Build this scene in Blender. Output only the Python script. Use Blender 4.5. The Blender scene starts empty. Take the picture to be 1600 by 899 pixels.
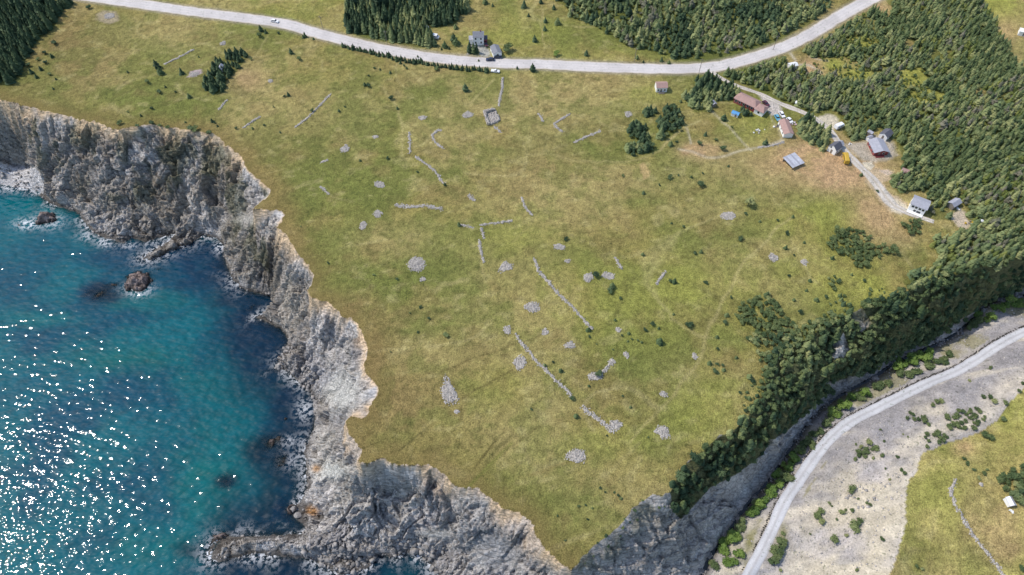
import bpy, bmesh, math, random
import numpy as np
from mathutils import Vector, Matrix

# ---------------------------------------------------------------- camera, sky, sun, exposure
sc = bpy.context.scene
PITCH = math.radians(55.0)
CAMZ = 272.0
FPX = 1067.0                      # focal length in pixels of a 1600 px wide frame (24 mm equivalent)
cam_d = bpy.data.cameras.new('camera'); cam = bpy.data.objects.new('camera', cam_d)
sc.collection.objects.link(cam); sc.camera = cam
cam.location = (0, 0, CAMZ); cam.rotation_euler = (math.radians(90) - PITCH, 0, 0)
cam_d.sensor_width = 36.0; cam_d.lens = 36.0 * FPX / 1600.0
cam_d.clip_start = 1.0; cam_d.clip_end = 9000.0

SUN_DIR = Vector((-0.77, 0.25, 1.045)).normalized()
sun_d = bpy.data.lights.new('sun', 'SUN'); sun = bpy.data.objects.new('sun', sun_d)
sc.collection.objects.link(sun)
sun_d.energy = 2.8; sun_d.angle = math.radians(0.53); sun_d.color = (1.0, 0.95, 0.87)
sun.rotation_euler = SUN_DIR.to_track_quat('Z', 'Y').to_euler(); sun.location = (-200, 100, 400)
w = bpy.data.worlds.new('World'); sc.world = w; w.use_nodes = True
wn = w.node_tree.nodes; bgn = wn['Background']
sky = wn.new('ShaderNodeTexSky'); sky.sky_type = 'NISHITA'; sky.sun_disc = False
sky.sun_elevation = math.asin(SUN_DIR.z); sky.sun_rotation = math.atan2(SUN_DIR.x, SUN_DIR.y)
w.node_tree.links.new(sky.outputs[0], bgn.inputs[0]); bgn.inputs[1].default_value = 0.15
vs = sc.view_settings; vs.view_transform = 'Standard'; vs.look = 'None'; vs.exposure = 0.35; vs.gamma = 1.0
vs.use_curve_mapping = False
sc.cycles.max_bounces = 5; sc.cycles.transparent_max_bounces = 8

rng = np.random.default_rng(7); random.seed(7)
COL = sc.collection

# ---------------------------------------------------------------- helpers
def lin(r, g, b):
    f = lambda c: (c/255/12.92) if c/255 <= 0.04045 else ((c/255+0.055)/1.055)**2.4
    return np.array([f(r), f(g), f(b)])
SP, CP = math.sin(PITCH), math.cos(PITCH)
def ray(px, py):
    px = np.asarray(px, float); py = np.asarray(py, float)
    x = (px-800)/FPX; y = -(py-449.5)/FPX
    return x, CP + y*SP, -SP + y*CP
def P(px, py, z):                                   # picture point at height z -> place in the scene
    dx, dy, dz = ray(px, py); t = (np.asarray(z, float)-CAMZ)/dz
    return np.stack([dx*t, dy*t, np.broadcast_to(np.asarray(z, float), np.shape(dx*t))], -1)
def proj(x, y, z):
    dz = z-CAMZ; dep = y*CP - dz*SP; up = y*SP + dz*CP
    return 800+FPX*x/dep, 449.5-FPX*up/dep, dep
def smooth(a, b, x):
    t = np.clip((x-a)/(b-a), 0, 1); return t*t*(3-2*t)
_tab = rng.random((8, 256, 256))
def vnoise(x, y, k=0):
    xi = np.floor(x).astype(int); yi = np.floor(y).astype(int); u = x-xi; v = y-yi
    u = u*u*(3-2*u); v = v*v*(3-2*v); t = _tab[k % 8]
    a = t[xi & 255, yi & 255]; b = t[(xi+1) & 255, yi & 255]; c = t[xi & 255, (yi+1) & 255]; d = t[(xi+1) & 255, (yi+1) & 255]
    return (a*(1-u)+b*u)*(1-v)+(c*(1-u)+d*u)*v
def fbm(x, y, s, o=4, k=0, g=0.5):
    r = 0; a = 1; n = 0
    for i in range(o):
        f = 2**i/s; r = r+a*vnoise(x*f+17.3*i+k*31.7, y*f+9.1*i+k*11.3, k+i); n += a; a *= g
    return r/n
def ridged(x, y, s, o=4, k=0):
    r = 0; a = 1; n = 0
    for i in range(o):
        f = 2**i/s; q = vnoise(x*f+5.3*i+k*7.7, y*f+3.1*i+k*19.3, k+i); r = r+a*(1-np.abs(2*q-1)); n += a; a *= 0.5
    return r/n
def worley(x, y, s, k=0):
    X = x/s; Y = y/s; xi = np.floor(X).astype(int); yi = np.floor(Y).astype(int)
    f1 = np.full(x.shape, 9.0); f2 = np.full(x.shape, 9.0); idv = np.zeros(x.shape); fac = np.zeros(x.shape)
    for dx in (-1, 0, 1):
        for dy in (-1, 0, 1):
            cx = xi+dx; cy = yi+dy
            ax = cx+_tab[k % 8][cx & 255, cy & 255]; ay = cy+_tab[(k+1) % 8][cx & 255, cy & 255]
            d = np.hypot(X-ax, Y-ay); h = _tab[(k+2) % 8][cx & 255, cy & 255]
            n = d < f1; f2 = np.where(n, f1, np.minimum(f2, d)); idv = np.where(n, h, idv); f1 = np.where(n, d, f1)
            p = _tab[(k+3) % 8][cx & 255, cy & 255]*6.283; fac = np.where(n, (X-ax)*np.cos(p)+(Y-ay)*np.sin(p), fac)
    return f1, f2, idv, fac
def inpoly(px, py, poly):
    poly = np.asarray(poly, float); r = np.zeros(px.shape, bool)
    m = (px >= poly[:, 0].min()) & (px <= poly[:, 0].max()) & (py >= poly[:, 1].min()) & (py <= poly[:, 1].max())
    if not m.any(): return r
    x = px[m]; y = py[m]; s = np.zeros(x.shape, bool)
    for i in range(len(poly)):
        x0, y0 = poly[i]; x1, y1 = poly[i-1]
        if y0 == y1: continue
        s ^= ((y0 > y) != (y1 > y)) & (x < (x1-x0)*(y-y0)/(y1-y0)+x0)
    r[m] = s; return r
def dline(x, y, pts, maxd=None, arc=False):         # distance to a polyline (and arc length of the foot)
    pts = np.asarray(pts, float)[:, :2]; d = np.full(x.shape, 1e9); s = np.zeros(x.shape); acc = 0.0
    for i in range(len(pts)-1):
        a, b = pts[i], pts[i+1]; v = b-a; L = math.hypot(*v)
        if L < 1e-6: continue
        if maxd is not None:
            m = (x > min(a[0], b[0])-maxd) & (x < max(a[0], b[0])+maxd) & (y > min(a[1], b[1])-maxd) & (y < max(a[1], b[1])+maxd)
            if not m.any(): acc += L; continue
        else: m = slice(None)
        xx = x[m]; yy = y[m]
        t = np.clip(((xx-a[0])*v[0]+(yy-a[1])*v[1])/(L*L), 0, 1)
        q = np.hypot(xx-a[0]-t*v[0], yy-a[1]-t*v[1]); o = d[m]; n = q < o
        d[m] = np.where(n, q, o)
        if arc: s[m] = np.where(n, acc+t*L, s[m])
        acc += L
    return (d, s) if arc else d
def wobble(pts, step, amp, seed=0):                 # finer, uneven version of a picture polyline
    pts = np.asarray(pts, float); out = []; r = np.random.default_rng(seed)
    for i in range(len(pts)-1):
        n = max(1, int(np.linalg.norm(pts[i+1, :2]-pts[i, :2])/step))
        for k in range(n):
            q = pts[i]+(pts[i+1]-pts[i])*k/n
            if k: q = q.copy(); q[:2] += r.normal(0, amp, 2)
            out.append(q)
    out.append(pts[-1]); return np.array(out)
def mesh(name, verts, faces, smooth_sh=False):      # faces: (n,3) or (n,4) array
    verts = np.asarray(verts, np.float32); faces = np.asarray(faces, np.int32)
    me = bpy.data.meshes.new(name); n, k = faces.shape
    me.vertices.add(len(verts)); me.vertices.foreach_set('co', verts.ravel())
    me.loops.add(n*k); me.loops.foreach_set('vertex_index', faces.ravel())
    me.polygons.add(n); me.polygons.foreach_set('loop_start', np.arange(0, n*k, k, dtype=np.int32))
    me.polygons.foreach_set('loop_total', np.full(n, k, np.int32))
    if smooth_sh: me.polygons.foreach_set('use_smooth', np.ones(n, bool))
    me.update(calc_edges=True); return me
def add_col(me, c, name='Col'):
    a = me.color_attributes.new(name, 'FLOAT_COLOR', 'POINT')
    a.data.foreach_set('color', np.concatenate([c, np.ones((len(c), 1))], 1).astype(np.float32).ravel())
def add_f(me, v, name):
    a = me.attributes.new(name, 'FLOAT', 'POINT'); a.data.foreach_set('value', np.asarray(v, np.float32))
def link(name, me, mat=None, parent=None):
    o = bpy.data.objects.new(name, me); COL.objects.link(o)
    if mat is not None and not me.materials: me.materials.append(mat)
    if parent is not None: o.parent = parent
    return o
def tag(o, label=None, cat=None, group=None, kind=None):
    if label: o['label'] = label
    if cat: o['category'] = cat
    if group: o['group'] = group
    if kind: o['kind'] = kind
    return o

# ---------------------------------------------------------------- materials
def nodes(name):
    m = bpy.data.materials.new(name); m.use_nodes = True; nt = m.node_tree
    b = nt.nodes['Principled BSDF']; return m, nt, b
def N(nt, t, **kw):
    n = nt.nodes.new(t)
    for k, v in kw.items(): setattr(n, k, v)
    return n
def ramp(nt, src, stops):
    r = N(nt, 'ShaderNodeValToRGB'); e = r.color_ramp.elements
    while len(e) < len(stops): e.new(0.5)
    for i, (p, c) in enumerate(stops):
        e[i].position = p; e[i].color = (*c, 1) if len(c) == 3 else c
    nt.links.new(src, r.inputs[0]); return r.outputs[0]
def noise(nt, vec, scale, detail=4, rough=0.6):
    n = N(nt, 'ShaderNodeTexNoise'); n.inputs['Scale'].default_value = scale
    n.inputs['Detail'].default_value = detail; n.inputs['Roughness'].default_value = rough
    nt.links.new(vec, n.inputs['Vector']); return n.outputs['Fac']
def mult(nt, a, b, fac=1.0):
    m = N(nt, 'ShaderNodeMix', data_type='RGBA', blend_type='MULTIPLY'); m.inputs[0].default_value = fac
    nt.links.new(a, m.inputs[6]); nt.links.new(b, m.inputs[7]); return m.outputs[2]
def math_n(nt, op, a, b=None):
    m = N(nt, 'ShaderNodeMath', operation=op)
    for i, v in enumerate((a, b)):
        if v is None: continue
        if isinstance(v, (int, float)): m.inputs[i].default_value = v
        else: nt.links.new(v, m.inputs[i])
    return m.outputs[0]
def bump(nt, h, b, dist, strength=1.0):
    n = N(nt, 'ShaderNodeBump'); n.inputs['Distance'].default_value = dist; n.inputs['Strength'].default_value = strength
    nt.links.new(h, n.inputs['Height']); nt.links.new(n.outputs[0], b.inputs['Normal'])
def surf_mat(name, c1, c2, c3, s1, s2, bdist, rough=0.95):
    m, nt, b = nodes(name)
    geo = N(nt, 'ShaderNodeNewGeometry'); at = N(nt, 'ShaderNodeAttribute', attribute_name='Col')
    f1 = noise(nt, geo.outputs['Position'], s1, 5, 0.65); f2 = noise(nt, geo.outputs['Position'], s2, 6, 0.7)
    v1 = ramp(nt, f1, [(0.28, (c1,)*3), (0.5, (1, 1, 1)), (0.74, (c3,)*3)])
    v2 = ramp(nt, f2, [(0.3, (c2,)*3), (0.52, (1, 1, 1)), (0.75, (2-c2,)*3)])
    c = mult(nt, mult(nt, at.outputs['Color'], v1), v2)
    f3 = noise(nt, geo.outputs['Position'], 0.8, 3, 0.55); c = mult(nt, c, ramp(nt, f3, [(0.3, (0.62, 0.66, 0.6)), (0.4, (1, 1, 1)), (0.66, (1, 1, 1)), (0.74, (1.25, 1.22, 1.2))]))
    nt.links.new(c, b.inputs['Base Color']); b.inputs['Roughness'].default_value = rough
    b.inputs['Specular IOR Level'].default_value = 0.15
    h = math_n(nt, 'ADD', math_n(nt, 'MULTIPLY', f1, 0.7), f2); bump(nt, h, b, bdist)
    return m
M = {}
M['grass'] = surf_mat('meadow_grass', 0.74, 0.48, 1.26, 0.5, 2.0, 0.7)
M['asphalt'] = surf_mat('worn_asphalt', 0.94, 0.86, 1.05, 0.12, 2.0, 0.06)
M['gravel'] = surf_mat('gravel', 0.8, 0.66, 1.15, 0.25, 1.6, 0.35)
def rock_mat():
    m, nt, b = nodes('cliff_rock')
    geo = N(nt, 'ShaderNodeNewGeometry'); at = N(nt, 'ShaderNodeAttribute', attribute_name='Col')
    mp = N(nt, 'ShaderNodeMapping'); mp.inputs['Rotation'].default_value = (0.5, 0.3, 0.55); mp.inputs['Scale'].default_value = (0.25, 1.3, 1.0)
    nt.links.new(geo.outputs['Position'], mp.inputs[0])
    f1 = noise(nt, mp.outputs[0], 0.55, 6, 0.68); f2 = noise(nt, geo.outputs['Position'], 1.1, 6, 0.7)
    vo = N(nt, 'ShaderNodeTexVoronoi', feature='DISTANCE_TO_EDGE'); vo.inputs['Scale'].default_value = 0.5
    nt.links.new(mp.outputs[0], vo.inputs['Vector'])
    crack = ramp(nt, vo.outputs['Distance'], [(0.0, (0.45,)*3), (0.12, (1, 1, 1))])
    v1 = ramp(nt, f1, [(0.3, (0.62,)*3), (0.5, (1, 1, 1)), (0.72, (1.32,)*3)])
    v2 = ramp(nt, f2, [(0.3, (0.7,)*3), (0.52, (1, 1, 1)), (0.75, (1.25,)*3)])
    c = mult(nt, mult(nt, mult(nt, at.outputs['Color'], v1), v2), crack, 0.8)
    nt.links.new(c, b.inputs['Base Color']); b.inputs['Roughness'].default_value = 0.85
    b.inputs['Specular IOR Level'].default_value = 0.25
    cr = math_n(nt, 'MINIMUM', vo.outputs['Distance'], 0.25)
    h = math_n(nt, 'ADD', math_n(nt, 'ADD', math_n(nt, 'MULTIPLY', f1, 1.2), f2), math_n(nt, 'MULTIPLY', cr, 0.8)); bump(nt, h, b, 0.9)
    return m
M['rock'] = rock_mat()
def foliage(name, dark, mid, light, spec=0.2):
    m, nt, b = nodes(name)
    oi = N(nt, 'ShaderNodeObjectInfo'); at = N(nt, 'ShaderNodeAttribute', attribute_name='tint'); geo = N(nt, 'ShaderNodeNewGeometry')
    t = math_n(nt, 'FRACT', math_n(nt, 'ADD', at.outputs['Fac'], oi.outputs['Random']))
    c = ramp(nt, t, [(0.0, dark), (0.5, mid), (1.0, light)])
    f = noise(nt, geo.outputs['Position'], 1.4, 3, 0.7); v = ramp(nt, f, [(0.3, (0.7,)*3), (0.7, (1.3,)*3)])
    cv = mult(nt, c, v); nt.links.new(cv, b.inputs['Base Color']); b.inputs['Roughness'].default_value = 0.7
    b.inputs['Specular IOR Level'].default_value = spec
    tl = N(nt, 'ShaderNodeBsdfTranslucent'); nt.links.new(cv, tl.inputs[0]); ms = N(nt, 'ShaderNodeMixShader'); ms.inputs[0].default_value = 0.28
    nt.links.new(b.outputs[0], ms.inputs[1]); nt.links.new(tl.outputs[0], ms.inputs[2]); nt.links.new(ms.outputs[0], nt.nodes['Material Output'].inputs['Surface'])
    return m
M['spruce'] = foliage('spruce_needles', (0.12, 0.17, 0.08), (0.24, 0.285, 0.12), (0.36, 0.37, 0.16))
M['darkspruce'] = foliage('dark_spruce_needles', (0.045, 0.08, 0.042), (0.075, 0.12, 0.058), (0.12, 0.17, 0.08))
M['greyspruce'] = foliage('grey_lichened_spruce', (0.17, 0.175, 0.12), (0.22, 0.215, 0.15), (0.27, 0.25, 0.18))
M['limeshrub'] = foliage('yellow_green_shrub', (0.13, 0.17, 0.045), (0.2, 0.23, 0.06), (0.27, 0.29, 0.08))
M['shrub'] = foliage('shrub_leaves', (0.085, 0.13, 0.055), (0.14, 0.185, 0.075), (0.2, 0.245, 0.1))
M['alder'] = foliage('alder_leaves', (0.12, 0.2, 0.05), (0.17, 0.26, 0.06), (0.23, 0.32, 0.08))
def plain(name, col, rough=0.6, var=0.12, scale=2.0, metal=0.0, spec=0.4, isl=False):
    m, nt, b = nodes(name); geo = N(nt, 'ShaderNodeNewGeometry')
    f = noise(nt, geo.outputs['Position'], scale, 5, 0.6)
    c = ramp(nt, f, [(0.3, tuple(np.array(col)*(1-var))), (0.7, tuple(np.minimum(np.array(col)*(1+var), 1)))])
    if isl: c = mult(nt, c, ramp(nt, geo.outputs['Random Per Island'], [(0.0, (.65,)*3), (0.5, (.97, .95, .92)), (1.0, (1.25, 1.2, 1.14))]))
    nt.links.new(c, b.inputs['Base Color']); b.inputs['Roughness'].default_value = rough
    b.inputs['Metallic'].default_value = metal; b.inputs['Specular IOR Level'].default_value = spec
    return m
M['bark'] = plain('bark', (0.12, 0.1, 0.08), 0.9)
M['stone'] = plain('field_stone', (0.43, 0.405, 0.38), 0.9, 0.2, 1.5, spec=0.2, isl=True)
M['boulder'] = plain('shore_boulder', (0.27, 0.26, 0.255), 0.85, 0.3, 0.8, spec=0.2, isl=True)
M['white'] = plain('white_paint', (0.84, 0.83, 0.81), 0.5, 0.05)
M['red'] = plain('red_clapboard', (0.26, 0.055, 0.055), 0.6)
M['redbrown'] = plain('maroon_paint', (0.22, 0.07, 0.08), 0.6)
M['pinkroof'] = plain('faded_red_shingle', (0.36, 0.23, 0.2), 0.85, 0.14, 1.2)
M['greyroof'] = plain('grey_shingle', (0.2, 0.205, 0.23), 0.8, 0.14, 1.2)
M['lightroof'] = plain('pale_grey_shingle', (0.33, 0.33, 0.37), 0.8, 0.14, 1.2)
M['metalroof'] = plain('weathered_sheet_metal', (0.5, 0.5, 0.54), 0.5, 0.2, 0.9, 0.2)
M['darkroof'] = plain('charcoal_shingle', (0.1, 0.1, 0.12), 0.8)
M['glass'] = plain('window_glass', (0.03, 0.035, 0.045), 0.1, 0.1, spec=0.6)
M['blue'] = plain('blue_sheet_roof', (0.09, 0.29, 0.55), 0.5, 0.15)
M['bluecar'] = plain('light_blue_car_paint', (0.13, 0.36, 0.5), 0.25, 0.05)
M['navy'] = plain('dark_blue_car_paint', (0.025, 0.035, 0.075), 0.25, 0.05)
M['maroon'] = plain('maroon_car_paint', (0.1, 0.035, 0.05), 0.25, 0.05)
M['carwhite'] = plain('white_car_paint', (0.8, 0.8, 0.81), 0.25, 0.04)
M['rubber'] = plain('tyre_rubber', (0.02, 0.02, 0.022), 0.9)
M['yellow'] = plain('yellow_bus_paint', (0.5, 0.32, 0.04), 0.5, 0.08)
M['wood'] = plain('weathered_wood', (0.22, 0.19, 0.16), 0.9)
M['darkstone'] = plain('dark_rock', (0.07, 0.068, 0.065), 0.9, 0.3, 1.0, spec=0.2, isl=True)
M['lamp'] = plain('lamp_glass', (0.7, 0.7, 0.66), 0.2, 0.03)
M['junk'] = plain('faded_plastic', (0.55, 0.4, 0.42), 0.6, 0.3)

# ---------------------------------------------------------------- the lie of the land (picture point, height)
SEA_TOP = [(-260,120),(-100,140),(0,155),(40,166),(100,180),(150,192),(185,203),(200,200),(235,194),(265,200),(295,203),(318,207),(335,210),(350,222),(365,235),(378,245),(385,262),(397,275),(415,290),(423,299),(418,308),(405,318),(395,327),(418,328),(440,330),(446,336),(440,348),(432,355),(446,365),(453,378),(462,392),(478,412),(491,430),(488,440),(481,452),(484,462),(497,469),(515,474),(530,487),(537,497),(550,497),(560,507),(565,520),(572,535),(574,550),(568,570),(572,585),(585,598),(591,605),(588,620),(577,635),(574,648),(565,654),(548,650),(540,660),(545,680),(556,692),(566,705),(560,720),(572,725),(590,718),(602,717),(612,725),(640,728),(670,725),(685,735),(698,745),(705,755),(720,762),(745,762),(760,775),(775,785),(790,797),(808,800),(830,815),(836,835),(850,855),(875,880),(893,891)]
RAV_TOP = [(893,891),(905,880),(912,868),(925,855),(950,838),(970,820),(985,800),(1000,785),(1020,772),(1035,775),(1050,765),(1060,740),(1075,720),(1100,705),(1120,685),(1150,670),(1170,650),(1190,620),(1200,590),(1215,560),(1260,530),(1300,505),(1345,482),(1390,470),(1420,455),(1460,440),(1520,422),(1600,400),(1750,350)]
SHORE = [(-260,270),(-100,284),(0,288),(20,293),(45,296),(65,300),(60,306),(78,318),(100,325),(125,335),(135,352),(155,370),(175,375),(195,380),(205,372),(230,378),(250,372),(275,366),(262,378),(240,392),(218,403),(228,408),(245,402),(270,390),(300,380),(320,368),(338,372),(352,385),(350,400),(358,425),(365,440),(385,455),(420,462),(432,470),(425,487),(398,496),(420,505),(440,515),(450,530),(443,548),(440,560),(430,575),(450,580),(465,595),(480,610),(495,630),(493,650),(490,670),(482,690),(475,705),(478,730),(480,760),(470,785),(452,797),(462,812),(475,822),(480,832),(440,836),(400,838),(350,838),(332,848),(322,870),(340,880),(365,872),(400,865),(440,870),(480,872),(505,885),(530,899),(560,895),(580,885),(592,868),(620,872),(645,862),(658,868),(668,880),(680,895),(700,920),(750,950),(830,1010),(950,1050),(1040,1030),(1052,1000)]
STREAM = [(1052,1000,0),(1075,930,1.43),(1098,894,4.83),(1108,868,6.4),(1132,838,7),(1151,810,7.4),(1176,778,7.8),(1205,746,8.2),(1222,717,8.6),(1245,685,9),(1260,660,9.3),(1274,645,9.6),(1289,632,9.8),(1323,611,10.2),(1364,590,10.8),(1396,567,11.2),(1428,553,11.6),(1468,536,12),(1497,518,12.4),(1535,482,13),(1566,469,13.4),(1590,463,13.8),(1700,440,15),(1800,420,16)]
BEACH_SHORE = [(1052,1000,0),(1120,1040,0),(1300,1070,0),(1600,1090,0),(1900,1100,0)]
RAV_ROAD = [(1120,1010,5.0),(1150,945,10.25),(1170,899,12.5),(1190,862,12.9),(1208,824,13.3),(1225,786,13.7),(1245,755,14.1),(1271,717,14.5),(1297,685,14.9),(1329,659,15.3),(1370,638,15.7),(1410,618,16.2),(1454,597,16.7),(1491,582,17.2),(1526,562,17.7),(1561,539,18.3),(1600,519,19.0),(1720,465,20.5),(1800,430,21.5)]
EAST_EDGE = [(1375,1000,22.5),(1391,899,24.5),(1402,867,24.5),(1410,838,24.5),(1417,815,24.5),(1415,781,24.5),(1419,755,24.5),(1433,734,24.5),(1442,708,24.5),(1468,697,24.5),(1497,688,25.0),(1526,677,25.5),(1555,660,25.5),(1578,628,26.5),(1600,605,27.5),(1750,540,30.5)]
HIGHWAY = [(-150,-30,45),(0,-17,45),(100,-9,45),(200,4,45),(290,17,45),(400,31,45),(450,39,45),(487,50,45),(545,65,45),(602,78,45),(689,92,45),(776,99,45),(850,101,45),(916,104.5,45),(1000,107.5,45),(1060,108,45),(1100,106.5,45),(1133,102,45.2),(1176,90.5,45.6),(1222,75,46),(1266,54,46.5),(1309,28,47),(1352,4,47.5),(1400,-20,48),(1470,-50,49)]
LANE = [(1112,112,45),(1133,126,45),(1159,137,45),(1187,147,45),(1219,162,45),(1250,174,45),(1271,184,45),(1295,202,44.8),(1312,225,44.6),(1335,252,44.4),(1364,281,44.2),(1381,304,44),(1396,321,44),(1416,331,44),(1439,340,44),(1459,347,44)]
def W3(pts, z=None): 
    pts = np.asarray(pts, float); return P(pts[:, 0], pts[:, 1], pts[:, 2] if z is None else np.full(len(pts), z))
top_px = wobble(SEA_TOP, 4, 1.15, 1); rtop_px = wobble(RAV_TOP, 6, 1.2, 2); shore_px = wobble(SHORE, 4, 1.0, 3)
SEA_TOP_W = W3(top_px, 42.0); RAV_TOP_W = P(rtop_px[:, 0], rtop_px[:, 1], 42+np.clip((rtop_px[:, 0]-1250)/500, 0, 1)*4)
SHORE_W = W3(shore_px, 0.0); STREAM_W = W3(STREAM); BEACH_W = W3(BEACH_SHORE); RROAD_W = W3(RAV_ROAD)
EAST_W = W3(wobble(EAST_EDGE, 6, 0.8, 4)); HW_W = W3(HIGHWAY); LANE_W = W3(LANE)

GX0, GX1, GY0, GY1, DG = -345.0, 350.0, 8.0, 432.0, 0.8
gx = np.arange(GX0, GX1, DG); gy = np.arange(GY0, GY1, DG); NX, NY = len(gx), len(gy)
X, Y = np.meshgrid(gx, gy)                          # [row y, col x]
fixed_lines = [SEA_TOP_W, RAV_TOP_W, SHORE_W, STREAM_W, BEACH_W, RROAD_W, EAST_W, HW_W, LANE_W,
    W3([(0,-60,47),(400,-60,48),(800,-60,49),(1150,-60,51),(1500,-60,56),(1750,-10,56),(1800,200,52)]),
    W3([(450,150,44),(700,200,44),(1000,200,44.5)]), W3([(560,330,43),(800,400,43.2),(1100,350,43.8)]), W3([(650,560,42.4),(900,600,42.6),(1100,560,42.8)]),
    W3([(1480,250,45),(1560,330,45)]), W3([(1650,900,32),(1650,650,32)]), W3([(1500,800,28),(1530,720,27.5)]),
    W3([(1480,1050,8),(1800,1060,16)]),
    # shelves and spurs of the sea cliff
    W3([(20,258,3),(60,262,3)]), W3([(318,358,7),(270,380,4),(232,400,3)]), W3([(375,430,7),(410,430,11),(440,420,14)]), W3([(395,330,36),(372,345,22),(345,362,10)]),
    W3([(425,490,5),(460,490,12),(490,500,22)]), W3([(470,570,6),(500,560,12),(530,540,22)]), W3([(505,650,7),(530,640,14)]), W3([(495,740,9),(520,760,14)]),
    W3([(345,855,4),(400,848,6),(470,850,7),(540,865,8)]), W3([(560,835,9),(640,835,10),(700,850,8)]), W3([(780,850,26),(800,880,22)]), W3([(600,770,18),(640,790,17),(700,810,18)]),
    W3([(1078,772,33),(1122,733,33),(1182,686,32.5),(1232,636,32),(1268,592,31),(1315,560,31),(1375,525,31),(1445,492,32),(1525,452,33),(1605,420,35)]),
    # ravine wall: an upper wooded slope over a bare foot
    W3([(1140,790,11.5),(1170,760,12),(1230,690,13),(1300,615,13.5),(1400,550,14.5),(1500,500,16),(1600,450,18)])]
def solve():
    Z = None
    for lv in range(6, -1, -1):
        s = DG*2**lv; nx = int(math.ceil((GX1-GX0)/s))+1; ny = int(math.ceil((GY1-GY0)/s))+1
        if lv == 0: nx, ny = NX, NY
        acc = np.zeros((ny, nx)); cnt = np.zeros((ny, nx))
        for L in fixed_lines:
            for a, b in zip(L[:-1], L[1:]):
                n = max(2, int(np.linalg.norm((b-a)[:2])/(s*0.5))+1); q = a+(b-a)*np.linspace(0, 1, n)[:, None]
                i = np.rint((q[:, 0]-GX0)/s).astype(int); j = np.rint((q[:, 1]-GY0)/s).astype(int)
                ok = (i >= 0) & (i < nx) & (j >= 0) & (j < ny)
                np.add.at(acc, (j[ok], i[ok]), q[ok, 2]); np.add.at(cnt, (j[ok], i[ok]), 1)
        fm = cnt > 0; fv = acc/np.maximum(cnt, 1)
        if Z is None: Z = np.full((ny, nx), fv[fm].mean())
        else:
            jj = np.clip(np.arange(ny)/2, 0, Z.shape[0]-1.001); ii = np.clip(np.arange(nx)/2, 0, Z.shape[1]-1.001)
            j0 = jj.astype(int); i0 = ii.astype(int); v = (jj-j0)[:, None]; u = (ii-i0)[None]
            Z = Z[j0][:, i0]*(1-v)*(1-u)+Z[j0+1][:, i0]*v*(1-u)+Z[j0][:, i0+1]*(1-v)*u+Z[j0+1][:, i0+1]*v*u
        for it in range(400 if lv > 2 else (120 if lv > 0 else 60)):
            Z[fm] = fv[fm]; Q = np.pad(Z, 1, 'edge'); Z = 0.25*(Q[:-2, 1:-1]+Q[2:, 1:-1]+Q[1:-1, :-2]+Q[1:-1, 2:])
        Z[fm] = fv[fm]
    return Z
Z = solve()

land_poly = np.concatenate([SEA_TOP_W[:, :2], RAV_TOP_W[:, :2], [(900, 500), (900, 2000), (-900, 2000), (-900, SEA_TOP_W[0, 1])]])
sea_poly = np.concatenate([SHORE_W[:, :2], BEACH_W[:, :2], [(900, -500), (-900, -500), (-900, SHORE_W[0, 1])]])
east_poly = np.concatenate([STREAM_W[:, :2], [(900, STREAM_W[-1, 1]), (900, BEACH_W[-1, 1])], BEACH_W[::-1, :2]])
eastm_poly = np.concatenate([EAST_W[:, :2], [(900, 300), (900, -100), (EAST_W[0, 0], -100)]])
class F: pass
ISLETS = [(72,342,14,9,4.0),(215,441,17,12,4.5),(30,352,7,3,0.6),(150,352,8,6,2.5),(437,560,6,5,1.6),(500,617,4,3,1),(446,655,5,4,0.5),(352,752,15,9,-0.6),(430,690,26,12,-0.3),(440,720,20,14,-0.5),(458,796,7,6,3),(345,842,16,7,2),(155,460,26,14,-0.5),(175,445,18,6,0.1),(250,420,14,6,-1),(395,480,20,10,-1)]
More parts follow.
